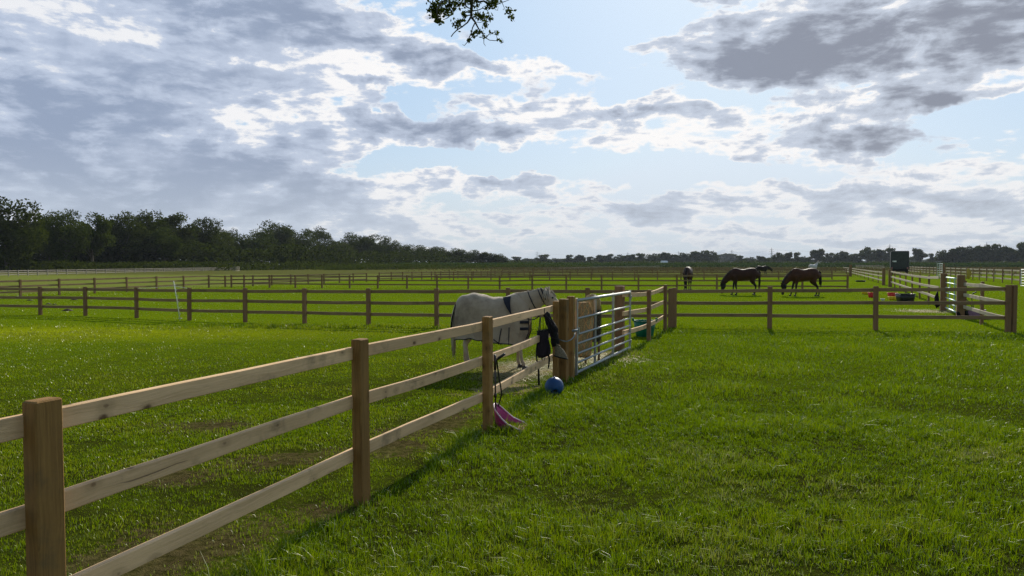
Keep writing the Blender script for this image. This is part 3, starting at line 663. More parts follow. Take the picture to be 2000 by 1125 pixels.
def horse(label, loc, yaw, s, poll, muz, coat_, hair_, hoofs=(0, 0, 0, 0), group='horses in the paddocks', fine=.022, ears=1.0, belly=0.0, tailx=-.9, tlen=0.0):
    root = empty('horse', loc, yaw, label=label, cat='horse', group=group); root.scale = (s, s, s)
    mb = MB()
    mb.loft([(Vector((x, 0, z - (belly if -.4 < x < .3 else 0) * .5)), w_, h_ + (belly if -.4 < x < .3 else 0)) for x, z, w_, h_ in spline(TRUNK, 3)], 18)
    # neck from the shoulders to the poll
    p0 = Vector((.42, 0, 1.18)); pl = Vector((poll[0], 0, poll[1])); mz = Vector((muz[0], 0, muz[1]))
    mid = (p0 + pl) / 2 + Vector((.05, 0, .03 if poll[1] > 1.2 else .06))
    nk = spline([(p0.x, p0.z, .17, .34), (lerp(p0.x, mid.x, .55), lerp(p0.z, mid.z, .55), .135, .27), (mid.x, mid.z, .10, .20), (pl.x - (pl.x - mid.x) * .3, pl.z - (pl.z - mid.z) * .3, .078, .15), (pl.x, pl.z, .07, .115)], 3)
    mb.loft([(Vector((a, 0, b)), c, e) for a, b, c, e in nk], 16)
    hd = (mz - pl); hl = hd.length; t = hd.normalized(); up = t.cross(Vector((0, 1, 0)))      # up: forehead side
    if up.x * 1.0 + up.z < 0: up = -up
    jaw = -up
    hs = [(-.06, .06, .08, .0), (.04, .09, .122, .0), (.18, .10, .148, .025), (.32, .094, .140, .03), (.50, .072, .102, .016), (.68, .058, .080, .008), (.84, .062, .078, .004), (.95, .058, .068, .004), (1.0, .034, .04, .006)]
    mb.loft([(pl + t * (q * hl) + jaw * dj, a, b) for q, a, b, dj in hs], 14)
    for sy in (-1, 1):
        e0 = pl + up * .085 + t * .02 + Vector((0, sy * .048, 0)); e1 = e0 + (up * .9 - t * .55).normalized() * .135 * ears + Vector((0, sy * .012, 0))
        mb.tube([e0 - (e1 - e0) * .25, e0, lerp(e0, e1, .5), e1], [.028, .034, .030, .007], 8)
    hfs = []
    for k_, (x0, sy) in enumerate(((-.55, 1), (-.55, -1), (.48, 1), (.48, -1))):
        dxh = hoofs[k_]
        if x0 < 0:
            L = [((-.50, .105, 1.12), .175), ((-.49, .14, .93), .150), ((-.47 + dxh * .15, .155, .76), .115), ((-.58 + dxh * .35, .145, .60), .068), ((-.655 + dxh * .5, .135, .50), .058), ((-.645 + dxh * .65, .13, .36), .040), ((-.625 + dxh * .9, .13, .19), .038), ((-.60 + dxh, .13, .135), .045), ((-.57 + dxh, .13, .07), .036)]
            hx = -.555 + dxh
        else:
            L = [((.52, .12, 1.10), .155), ((.46, .135, .92), .125), ((.45 + dxh * .1, .14, .78), .090), ((.47 + dxh * .35, .135, .62), .064), ((.48 + dxh * .5, .13, .47), .054), ((.475 + dxh * .7, .13, .33), .037), ((.475 + dxh * .9, .13, .18), .036), ((.485 + dxh, .13, .13), .043), ((.515 + dxh, .13, .07), .035)]
            hx = .53 + dxh
        a_ = spline([(*p, r_) for p, r_ in L], 2)
        mb.tube([(x, y * sy, z) for x, y, z, _ in a_], [r_ for *_, r_ in a_], 10)
        hf = MB(); hfs.append(hf); hf.lathe([(.0, 0), (.064, .0), (.050, .075), (.0, .08)], 12, (hx, .13 * sy, -.002), sx=1.1)
    body = mb.build('body', M[coat_], root)
    body.parent = None; body = bake(body, [('REMESH', dict(mode='VOXEL', voxel_size=fine)), ('SMOOTH', dict(factor=.55, iterations=5))]); body.parent = root
    for hf in hfs: hf.build('hoof', M['hoof'], root)
    ey = MB()
    for sy in (-1, 1):
        c = pl + t * (.30 * hl) + up * .055 + Vector((0, sy * .082, 0)); ey.lathe([(0.001, -.02), (.015, -.014), (.021, 0), (.015, .014), (.001, .02)], 10, c)
    ey.build('eyes', M['eye'], root)
    mn = MB(); cr = []
    for a, b, c, e in nk[2:]: cr.append((Vector((a, 0, b)), e))
    for i in range(len(cr) * 9):                          # mane as hanging locks
        f_ = i / (len(cr) * 9) * (len(cr) - 1); j = int(f_); u_ = f_ - j; c = lerp(cr[j][0], cr[min(j + 1, len(cr) - 1)][0], u_); e = lerp(cr[j][1], cr[min(j + 1, len(cr) - 1)][1], u_)
        tt = (cr[min(j + 1, len(cr) - 1)][0] - cr[max(j - 1, 0)][0]).normalized(); nu = Vector((0, -1, 0)).cross(tt)
        if nu.z < 0 and poll[1] > 1: nu = -nu
        if poll[1] < 1 and nu.x < 0: nu = -nu
        top = c + nu * (e * .96); sy = random.choice((-1, -1, 1)); dr = random.uniform(.10, .17)
        mn.tube([top - nu * .03, top + nu * .015 + Vector((0, sy * .03, 0)), top - Vector((0, -sy * (.03 + .3 * c_w(e)), dr * .6)), top - Vector((-.02, -sy * (.04 + .35 * c_w(e)), dr))], [.018, .02, .016, .004], 5)
    for i in range(9):                                    # forelock
        q0 = pl + up * .10; mn.tube([q0, q0 + t * .08 + up * .035 + Vector((0, random.uniform(-.03, .03), 0)), q0 + t * random.uniform(.15, .22) + up * .015 + Vector((0, random.uniform(-.05, .05), 0))], [.02, .02, .004], 5)
    if hair_ == 'hairw':
        for i in range(46):                               # shaggy poll and cheeks
            a_ = random.uniform(-1, 1); q0 = pl + up * (.11 - .05 * abs(a_)) + Vector((0, a_ * .085, 0)) - t * random.uniform(-.05, .09); d_ = Vector((random.uniform(-.02, .03), (.05 if a_ > 0 else -.05) * abs(a_) * 1.5, -random.uniform(.10, .26)))
            mn.tube([q0, q0 + up * .03 + Vector((0, a_ * .02, 0)), q0 + d_ * .6 + Vector((0, a_ * .05, 0)), q0 + d_], [.012, .018, .013, .003], 5)
    mn.build('mane', M[hair_], root)
    tl = MB()
    for i in range(16):
        oy = random.uniform(-.035, .035); ox = random.uniform(-.03, .03); ln = random.uniform(.62, .95) + tlen
        tl.tube([(-.80, oy * .5, 1.33), (-.87 + ox * .5, oy, 1.26), (tailx + ox, oy * 1.6, 1.0), (tailx - .02 + ox, oy * 1.8, .75), (tailx + ox * 1.5, oy * 1.4, 1.33 - ln)], [.03, .035, .036, .03, .006], 6)
    tl.build('tail', M[hair_], root)
    return root, dict(pl=pl, t=t, up=up, hl=hl, nk=nk)
def c_w(e): return e * .5
ppx = G(956, 719); PONY_S = .805
pony, pk = horse('grey pony in a pale dusty rug with neck cover standing behind the near fence', (ppx.x + .105, ppx.y, 0), R(-9), PONY_S, (1.06, 1.505), (1.50, 1.16), 'greyc', 'hairw', (-.09, .05, -.02, .12), tlen=.20, tailx=-.93, fine=.016, ears=.95, belly=.02)
pony.scale.x *= .95
def rug():
    mb = MB(); rings = []
    top = spline(TRUNK, 4)
    xs = [p for p in top if -.83 < p[0] < .74]
    for x, z, w_, h_ in xs:
        t = (x + .83) / 1.57; hem = .60 - .08 * (t > .45) * min(1, (t - .45) * 8) + .02 * math.sin(x * 9)
        if t > .93: hem += (t - .93) * 3.5
        ring = []; W_ = w_ + .03; Ht = z + h_ + .022
        for j in range(-14, 15):
            u_ = j / 14; sgn = 1 if u_ >= 0 else -1; a = abs(u_)
            if a < .55:
                th = a / .55 * math.pi / 2; yy = W_ * math.sin(th); zz = z + (Ht - z) * math.cos(th)
            else:
                q = (a - .55) / .45; yy = max(W_, .20) * (1 + .03 * q) * (1 if W_ > .2 else 1) + .012 * math.sin(x * 26 + sgn) * q; zz = lerp(z, hem, q)
                if W_ < .2: yy = lerp(W_, .2, min(1, q * 3))
            ring.append(Vector((x - (.03 * (1 - t) if t < .1 else 0), sgn * yy, zz)))
        for j_, p_ in enumerate(ring):
            q_ = max(0.0, abs((j_ - 14) / 14) - .35)
            p_.y += (1 if p_.y > 0 else -1) * q_ * (.022 * math.sin(x * 19 + p_.z * 5) + .014 * math.sin(x * 41 - p_.z * 9) + .012 * math.sin(x * 8 + p_.z * 13))
            p_.z += .008 * math.sin(x * 23 + j_ * .9)
        rings.append(ring)
    mb.rings(rings, False, closed=False); o = mb.build('rug', M['rug'], pony)
    tr = MB()
    for side in (0, -1):
        tr.tube([r_[side] for r_ in rings], .011, 6)
    tr.tube(list(rings[-1]), .010, 6); tr.build('rug_trim', M['rugtrim'], o)
    # tail flap
    fl = MB(); rr = []
    for i in range(6):
        q = i / 5; rr.append([Vector((-.86 - .10 * q - .03 * math.sin(q * 3), yy * (.11 + .05 * q), 1.30 - .62 * q)) for yy in (-1, -.5, 0, .5, 1)])
    fl.rings(rr, False, closed=False); fl.build('tail_flap', M['rugtrim'], o)
    # dark shoulder panel, pale belly band and seams on the side towards the viewer
    def side_pt(x, z, push=.034):
        q = min(xs, key=lambda p: abs(p[0] - x)); W_ = q[2] + .03; Ht = q[1] + q[3] + .022
        if z > q[1]:
            c_ = min(1, (z - q[1]) / (Ht - q[1])); yy = W_ * math.sqrt(max(0, 1 - c_ * c_))
        else: yy = max(W_, .2) * 1.02
        return Vector((x, -(yy + push), z))
    pn = MB()
    tri = [(.26, 1.50), (.50, 1.49), (.56, 1.16), (.60, 1.02)]
    L_ = [side_pt(.17, 1.45), side_pt(.195, 1.41), side_pt(.235, 1.33), side_pt(.28, 1.26), side_pt(.335, 1.18), side_pt(.385, 1.11)]
    R_ = [side_pt(.35, 1.475), side_pt(.35, 1.42), side_pt(.355, 1.34), side_pt(.365, 1.26), side_pt(.38, 1.18), side_pt(.40, 1.11)]
    pn.rings([L_, [lerp(a, b, .5) - Vector((0, .006, 0)) for a, b in zip(L_, R_)], R_], False, closed=False); pn.build('shoulder_panel', M['rugtrim'], o)
    sm_ = MB()
    for x0, z0, z1, dx_ in ((.18, .84, .52, -.06), (.34, .86, .51, -.01)):
        sm_.tube([side_pt(lerp(x0, x0 + dx_, i / 6), lerp(z0, z1, i / 6), .016) for i in range(7)], .010, 6)
    sm_.tube([side_pt(.02, .62, .02), side_pt(.10, .56, .02), side_pt(.18, .52, .02)], .010, 6)
    sm_.build('seam', M['rugtrim'], o)
    st = MB()
    for z in (.96, .83):
        q = [side_pt(x, z, .022) for x in (.56, .62, .68, .73)]
        st.rings([[p + Vector((0, 0, .028)) for p in q], [p - Vector((0, .004, 0)) for p in q], [p - Vector((0, 0, .028)) for p in q]], False, closed=False)
    st.build('strap', M['rugtrim'], o)
    # hanging belly strap
    bs = MB(); bs.tube([(-.25, -.29, .58), (-.18, -.28, .535), (-.05, -.28, .53), (.02, -.29, .57)], .013, 6); bs.build('belly_strap', M['rugtrim'], o)
    # neck cover
    nc = MB(); nk = [q for q in pk['nk']]; R2 = []
    for i, (a, b, c, e) in enumerate(nk[1:-1]):
        c0 = Vector((a, 0, b)); tn = Vector((nk[min(i + 2, len(nk) - 1)][0] - nk[i][0], 0, nk[min(i + 2, len(nk) - 1)][1] - nk[i][1])).normalized(); sd = Vector((0, 1, 0)); u_ = tn.cross(sd)
        rr_ = []
        for j in range(20):
            an = 2 * math.pi * j / 20; fold = .006 * math.sin(i * 2.1 + j)
            rr_.append(c0 + sd * (c + .022 + fold) * math.cos(an) + u_ * (e + .02 + fold) * math.sin(an))
        R2.append(rr_)
    nc.rings(R2, False); nc.build('neck_cover', M['rug'], o)
    ns = MB()
    for i in (len(R2) // 2, len(R2) * 3 // 4 , len(R2) - 1):
        ring = [p + (p - sum(R2[i], Vector()) / 20) * .03 for p in R2[i]]; ns.tube(ring + [ring[0]], .011 if i < len(R2) - 1 else .014, 6)
    ns.build('neck_band', M['rugtrim'], o)
rug()
def at_px(px, py): return G(px, py)
p = at_px(1570, 578.5); horse('reddish bay horse grazing with one hind leg stretched back, rightmost of the dark horses', (p.x, p.y, 0), R(180 + 4), 1.0, (1.10, .66), (1.17, .07), 'bay', 'hairb', (-.02, -.30, .02, .16), tailx=-.88)
p = at_px(1452, 576); horse('dark bay horse grazing with head down behind the rail fence, left of the other bay', (p.x, p.y, 0), R(180 - 6), 1.0, (1.10, .66), (1.17, .07), 'bay2', 'hairb', (.05, -.05, -.1, .08), tailx=-.84)
p = at_px(1343, 566); horse('brown horse grazing end on to the viewer, leftmost of the far horses', (p.x, p.y, 0), R(-110), 1.02, (1.05, .72), (1.10, .12), 'bay2', 'hairb', (.0, .1, .0, .12), fine=.03)
p = at_px(1488, 541); horse('black brown horse half hidden behind the dark bay, facing right', (p.x, p.y, 0), R(8), 1.0, (1.28, 1.05), (1.55, .62), 'dark', 'hairb', (.1, -.1, .0, .15), fine=.03)
p = at_px(1588, 533.5); horse('small white horse far off above the rump of the grazing bay', (p.x, p.y, 0), R(20), 1.15, (1.05, 1.95), (1.40, 1.65), 'whitec', 'hairw', (.0, .1, .0, .1), fine=.035)

# ------------------------------------------------------------ things by the near fence
def ball():
    r = .122; c = G(1082.5, 771); root = empty('treat_ball', c, label='blue plastic ball with a round hole lying in the grass by the gate post', cat='ball')
    ax = Vector((.05, -.88, -.42)).normalized(); rot = ax.to_track_quat('Z', 'Y').to_matrix(); mb = MB(); pr = []
    a0 = .30
    for i in range(25): a = math.pi - (math.pi - a0) * i / 24; pr.append((max(.001, r * math.sin(a)), r * math.cos(a)))
    pr += [(r * math.sin(a0) * .92, r * math.cos(a0) * .985), (r * math.sin(a0) * .86, r * .70)]
    mb.lathe(pr, 32, (0, 0, r - .012), rot=rot); mb.build('shell', M['blue'], root)
    h = MB(); h.lathe([(.001, r * .70), (r * .26, r * .70)], 20, (0, 0, r - .012), rot=rot); h.build('hole', M['hole'], root)
    k = MB(); k.tube([Vector((0, 0, r * 1.98 - .012)) + Vector((0, -.02, -.012)), Vector((0, -.03, r * 1.98))], [.016, .008], 8); k.build('moulded_lug', M['blue'], root)
ball()
def scoop():
    c = Vector((.15, 7.62, 0)); ax = Vector((.985, -.17, 0)).normalized(); sd = Vector((-ax.y, ax.x, 0)); L = .31
    root = empty('manure_scoop', c - ax * L * .5, label='magenta plastic dung scoop with bent black handle leaning on the fence post', cat='scoop')
    o0 = c - ax * L * .5; base = c - ax * L
    mb = MB(); rings = []; n_ = 22
    for lv in range(5):
        q = lv / 4; ring = []
        for j in range(n_ + 1):
            a = j / n_ * 2 - 1; th = a * math.pi / 2
            back = max(0, math.cos(th)) ** .36 if abs(a) < 1 else 0
            wv = .175 * (1 - .12 * (1 - q)); s_ = math.sin(th)
            xx = L - back * (L + .03 * q) ; hh = .245 * max(0, math.cos(th)) ** .62 * q + .004
            ring.append(base - o0 + ax * xx + sd * (wv * s_) + Vector((0, 0, hh)))
        rings.append(ring)
    mb.rings(rings, False, closed=False)
    fl = [rings[0][j] for j in range(n_ + 1)]; mb.add([p for p in fl], [tuple(range(n_ + 1))])
    pan = mb.build('pan', M['pink'], root)
    s_ = pan.modifiers.new('thickness', 'SOLIDIFY'); s_.thickness = .006
    rm = MB(); rm.tube(rings[-1], .0075, 8); rm.build('rim', M['pinkrim'], root)
    hd = MB(); hd.tube([v - o0 for v in (U(973, 794, 7.62), U(980, 769, 7.60), U(974, 732, 7.58), U(970, 704, 7.56), U(973, 699, 7.55), U(986, 691, 7.54))], [.008, .008, .008, .008, .011, .012], 8)
    hd.tube([v - o0 for v in (U(971, 702, 7.555), U(986, 691, 7.54))], .0135, 8); hd.build('handle', M['black'], root)
    c2 = U(968, 836, 7.6); c2.z = 0; r2 = empty('rake', c2, label='thin straight black rake pole standing against the fence post behind the scoop', cat='rake')
    pl = MB(); pl.tube([v - c2 for v in (U(966.5, 693, 7.52), U(967.5, 770, 7.56), U(969, 834, 7.6))], .0085, 8); pl.tube([v - c2 for v in (U(966.5, 693, 7.52), U(966.9, 722, 7.535))], .014, 8); pl.tube([v - c2 for v in (U(967.4, 768, 7.56), U(967.6, 776, 7.56))], .014, 8); pl.build('pole', M['black'], r2)
    hd = MB(); hd.tube([Vector((-.15, .03, .03)), Vector((.15, -.02, .03))], .010, 6)
    for i in range(9): x = -.14 + .035 * i; hd.tube([Vector((x, .03 - (x + .15) / .3 * .05, .03)), Vector((x + .01, -.03 - (x + .15) / .3 * .05, .004))], .004, 5)
    hd.build('tines', M['black'], r2)
scoop()
def tack():
    D = 9.82
    for px in (1052.5, 1063.5): pass
    # bag shaped bucket cover on two straps
    o0 = U(1062, 640, D); r = empty('grooming_bag', o0, label='dark plum fabric bag hanging on straps from the top rail', cat='bag', group='bags hung on the fence')
    def L(p): return p - o0
    b = MB(); sec = [(1060.5, 646, .074), (1060, 650, .080), (1060.5, 664, .078), (1061, 680, .094), (1062, 691, .094), (1062, 697, .070), (1062, 698, .01)]
    rg = []
    for x, y, rr in sec:
        c = L(U(x, y, D - .02)); rg.append([c + Vector((rr * math.cos(a) * (1 + .05 * math.sin(3 * a + y)), rr * .75 * math.sin(a), .012 * math.cos(a))) for a in [2 * math.pi * j / 18 for j in range(18)]])
    b.rings(rg, True); b.build('sack', M['clothp'], r)
    b = MB(); rr_ = rg[0] + [rg[0][0]]; b.tube([p + Vector((0, 0, .004)) for p in rr_], .009, 6); b.build('bag_rim', M['cloth'], r)
    for x0, x1 in ((1056.5, 1055.5), (1060.5, 1061)):
        b = MB(); b.tube([L(U(x0, 618, D)), L(U(x1, 650, D - .05))], [.008, .010], 6, squash=.5); b.build('strap', M['cloth'], r)
    for x0, x1 in ((1056, 1059), (1066, 1063)):
        b = MB(); b.tube([L(U(x0, 694, D)), L(U(x1, 704, D - .02)), L(U(x1 + 1.5, 694, D))], .008, 6); b.build('strap', M['cloth'], r)
    b = MB(); b.tube([L(U(x, y, D - .01)) for x, y in ((1052.5, 604), (1051.8, 611), (1053, 618), (1056, 619))], .006, 6); b.build('hook', M['black'], r)
    # fly mask with a pale mesh nose
    o0 = U(1085, 650, D); r = empty('fly_mask', o0, label='black horse fly mask with a pale mesh nose hanging on a hook', cat='fly mask', group='bags hung on the fence')
    b = MB(); rg = []
    for x, y, rx, ry in ((1065, 612, .026, .03), (1068, 616, .038, .04), (1072, 626, .040, .045), (1076.5, 636, .050, .05), (1081, 646, .060, .05), (1083.5, 655, .046, .055), (1083, 664, .052, .045), (1086, 674, .048, .045), (1092, 679, .05, .045)):
        c = L(U(x, y, D)); rg.append([c + Vector((rx * math.cos(a) * (1 + .16 * math.sin(3 * a + y * .9)), ry * math.sin(a), .03 * math.cos(a))) for a in [2 * math.pi * j / 16 for j in range(16)]])
    b.rings(rg[:-1], True); b.build('hood', M['cloth'], r)
    b = MB(); rg = []
    for x, y, w_ in ((1089, 674, .035), (1092, 680, .060), (1095, 690, .080), (1095.5, 698, .090)):
        c = L(U(x, y, D - .02)); rg.append([c + Vector((w_ * math.cos(a), w_ * .5 * math.sin(a), -.022 * math.cos(a))) for a in [2 * math.pi * j / 16 for j in range(16)]])
    b.rings(rg, False); b.build('mesh_nose', M['meshn'], r)
    b = MB(); b.tube(rg[-1] + [rg[-1][0]], .0085, 6); b.build('nose_rim', M['cloth'], r)
    b = MB(); b.tube([p + Vector((0, -.004, .004)) for p in rg[0]] + [rg[0][0]], .008, 6); b.build('nose_band', M['meshn'], r)
    b = MB(); b.tube([L(U(x, y, D - .01)) for x, y in ((1063.5, 602), (1063.2, 609), (1064.5, 615), (1068, 616))], .006, 6); b.build('hook', M['black'], r)
    for pth in (((1076, 640), (1083, 651), (1091, 649)), ((1070, 622), (1078, 634), (1090, 648)), ((1065, 612), (1067, 640), (1071, 668), (1070, 694)), ((1066, 613), (1074, 645), (1078, 672), (1081, 690), (1079, 700)), ((1068, 616), (1082, 632), (1091, 650), (1090, 668)), ((1073, 655), (1080, 660), (1090, 662))):
        b = MB(); b.tube([L(U(x, y, D - .085)) for x, y in pth], .007, 6, squash=.5); b.build('strap', M['clothp'], r)
    o0 = U(1050, 640, D)
    b = MB(); b.tube([U(x, y, D - .06) - o0 for x, y in ((1055, 620), (1051, 660), (1047.5, 685), (1048, 700), (1052, 722), (1052.5, 752))], [.008, .008, .009, .010, .012, .014], 8)
    tag(b.build('lead_rope', M['cloth'], None, o0), 'black lead rope dangling from the bag down past the bottom rail', 'rope')
    b = MB(); o0 = U(1042, 623, D); b.tube([U(x, y, D - .01) - o0 for x, y in ((1027, 621), (1034, 624.5), (1043, 624), (1050, 620), (1053, 616))], .0075, 6)
    tag(b.build('head_collar_strap', M['cloth'], None, o0), 'thin dark strap sagging under the top rail left of the bag', 'strap')
    b = MB(); o0 = U(1075, 690, D); b.tube([U(x, y, D) - o0 for x, y in ((1071, 690), (1073, 702), (1071.5, 716), (1070.5, 720))], [.012, .012, .010, .009], 8)
    tag(b.build('hanging_cord', M['cloth'], None, o0), 'short black cord end hanging under the fly mask', 'cord')
M['meshn'] = mat('pale_mesh', lambda k: (lambda s: pbr(k, k.mix(s, (.13, .10, .06), (.24, .19, .13)), .8, bump=s, bs=.6, bd=.004))(k.ss(k.noise(obj_co(k), 120, 2, .5), .4, .6)))
tack()
def hay():
    # full hay net hung behind the gate, with a stack in a darker hay tone beside it
    a = Vector((U(1139.5, 600, 12.1).x, 12.1, 0)); root = empty('hay_net', a, label='orange corded hay net bulging with hay behind the closing end of the gate', cat='hay net')
    mb = MB(); rg = []
    for z, rr in ((.18, .10), (.24, .15), (.42, .185), (.62, .20), (.82, .19), (.98, .17), (1.08, .12)):
        rg.append([Vector((rr * math.cos(t) * (1 + .10 * math.sin(3 * t + z * 9)), rr * .9 * math.sin(t) * (1 + .08 * math.cos(5 * t)), z)) for t in [2 * math.pi * j / 20 for j in range(20)]])
    mb.rings(rg, True); mb.build('hay', M['hay'], root); root.scale = (.78, .7, 1)
    for i in range(0, 9):                      # crossing cords
        nb = MB()
        for sgn in (-1, 1):
            path = []
            for j in range(15):
                f_ = j / 14 * 6; lo = int(min(f_, 5)); u_ = f_ - lo; t = 2 * math.pi * (i / 9 + sgn * j * .028); r0 = [Vector(p) for p in (rg[lo], rg[lo + 1])[0]][int(t / (2 * math.pi) * 20) % 20]; r1 = rg[lo + 1][int(t / (2 * math.pi) * 20) % 20]
                q = lerp(r0, r1, u_); q = Vector((q.x * 1.04, q.y * 1.04, q.z)); path.append(q)
            nb.tube(path, .0065, 5)
        nb.build('cord', M['net'], root)
    st = MB()
    for i in range(900):
        t = random.uniform(0, 2 * math.pi); z = random.uniform(.75, 1.14); rr = .17; c = Vector((rr * math.cos(t), rr * math.sin(t), z)); dv = Vector((random.gauss(0, 1), random.gauss(0, 1), random.gauss(0, .6))).normalized() * random.uniform(.03, .09)
        st.add([c, c + Vector((.004, 0, .002)), c + dv], [(0, 1, 2)])
    st.build('loose_stalks', M['hay'], root)
    b0 = Vector((U(1157, 600, 12.65).x, 12.65, 0)); r2 = empty('hay_feeder', b0, label='dark sided hay feeder heaped with pale hay behind the gate bars', cat='feeder')
    mb = MB(); rg = []
    for z, q in ((.38, .92), (.42, 1.0), (.7, 1.0), (.93, 1.02)):
        rg.append([Vector((x * q, y * q, z)) for x, y in ((-.17, -.12), (-.06, -.14), (.06, -.14), (.17, -.12), (.19, 0), (.17, .12), (0, .14), (-.17, .12))])
    mb.rings(rg, True); mb.build('feeder_side', M['hayd'], r2)
    r2.scale = (.75, .7, 1)
    st = MB(); st.lathe([(.001, .34), (.14, .30), (.20, .22), (.19, .0), (.001, -.02)], 16, (0, 0, .86), sx=.95, sy=.75)
    for i in range(1500):
        t = random.uniform(0, 2 * math.pi); q = random.uniform(.3, 1); c = Vector((.19 * q * math.cos(t), .15 * q * math.sin(t), 1.17 - .28 * q * q + random.uniform(-.05, .02))); dv = Vector((random.gauss(0, 1), random.gauss(0, 1), random.gauss(0, .8))).normalized() * random.uniform(.04, .10)
        st.add([c, c + Vector((.004, 0, .002)), c + dv], [(0, 1, 2)])
    st.build('hay', M['hay'], r2)
    sk = MB()
    for i in range(2200):
        z = random.uniform(.36, .98); f_ = random.choice((0, 1, 2)); 
        if f_ == 0: c = Vector((random.uniform(-.18, .18), -.145, z))
        elif f_ == 1: c = Vector((-.185, random.uniform(-.12, .12), z))
        else: c = Vector((.19, random.uniform(-.12, .12), z))
        dv = Vector((random.gauss(0, 1), random.gauss(0, .4), random.gauss(0, 1))).normalized() * random.uniform(.02, .06); sk.add([c, c + Vector((.003, 0, .003)), c + dv], [(0, 1, 2)])
    sk.build('stalks', M['hayd2'], r2)
    lg = MB()
    for x in (-.15, .15):
        for y in (-.1, .1): lg.tube([(x, y, 0), (x, y, .42)], .018, 6)
    lg.build('legs', M['postfar'], r2)
M['hayd2'] = plain('brownish_hay', (.17, .13, .075), .95, scale=60, var=.5)
hay()

# ------------------------------------------------------------ tubs and yard things
def tub(name, label, c, r0, r1, h, m_, handles=False, group=None, cat='tub', sx=1.0, yaw=0.0, cut=None, sq=0.0):
    root = empty(name, c, yaw, label=label, cat=cat, group=group)
    def ring(rr, z):
        out_ = []
        for j in range(28):
            a = 2 * math.pi * j / 28; cx, cy = math.cos(a), math.sin(a)
            if sq: k_ = (abs(cx) ** sq + abs(cy) ** sq) ** (-1 / sq); cx *= k_; cy *= k_
            out_.append(Vector((rr * sx * cx, rr * cy, z)))
        return out_
    mb = MB(); mb.rings([ring(.001, .004), ring(r0 * .95, .0), ring(r0, .01), ring(lerp(r0, r1, .5), h * .5), ring(r1, h), ring(r1 * .93, h), ring(lerp(r0, r1, .5) * .93, h * .5), ring(r0 * .9, .02), ring(.001, .02)], False)
    mb.build('body', M[m_], root)
    rm = MB(); q = ring(r1 * 1.01, h); rm.tube(q + [q[0]], .012 if r1 < .3 else .016, 6); rm.build('rim', M[m_], root)
    if handles:
        for a in (0, math.pi):
            hb = MB(); c0 = Vector((r1 * sx * math.cos(a), 0, h)); hb.tube([c0 + Vector((0, -.09, -.01)), c0 + Vector((.02 * math.cos(a), -.07, .055)), c0 + Vector((.02 * math.cos(a), .07, .055)), c0 + Vector((0, .09, -.01))], .014, 8); hb.build('handle', M[m_], root)
    return root
tub('feed_tub', 'dark green flexible tub with two handles behind the short fence', G(1259, 657), .20, .262, .37, 'green', True)
FT = 'coloured feed tubs in the far corner'
tub('feed_tub', 'yellow feed tub alone at the left of the coloured tubs', G(1690, 575), .17, .22, .18, 'yellow', group=FT)
tub('feed_tub', 'red feed tub left of the fence post, beside the yellow one', G(1703, 581), .16, .20, .25, 'red', group=FT)
tub('feed_tub', 'red feed tub close to the black trough', G(1743, 581.5), .20, .24, .25, 'red', group=FT)
tub('feed_tub', 'yellow feed tub in front of the red one by the black trough', G(1743, 586), .15, .19, .16, 'yellow', group=FT)
tub('water_trough', 'big black rectangular water tub by the pale lane fence', G(1768, 590), .26, .31, .36, 'black', sx=1.15, sq=5, cat='trough')
tub('water_trough', 'low flat black trough farther back beside the lane fence', G(1681, 550.5), .30, .33, .13, 'black', sx=1.25, sq=4, cat='trough')
tub('feed_tub', 'mauve tub beside the second lane fence post', G(1907, 622), .19, .25, .27, 'mauve')
tub('feed_tub', 'black rubber skip between the thick post and the mauve tub', G(1893, 621), .17, .22, .22, 'black')
tub('feed_scoop', 'tiny white feed scoop lying on the grass near the tubs', G(1724, 587), .07, .09, .08, 'white', cat='scoop')
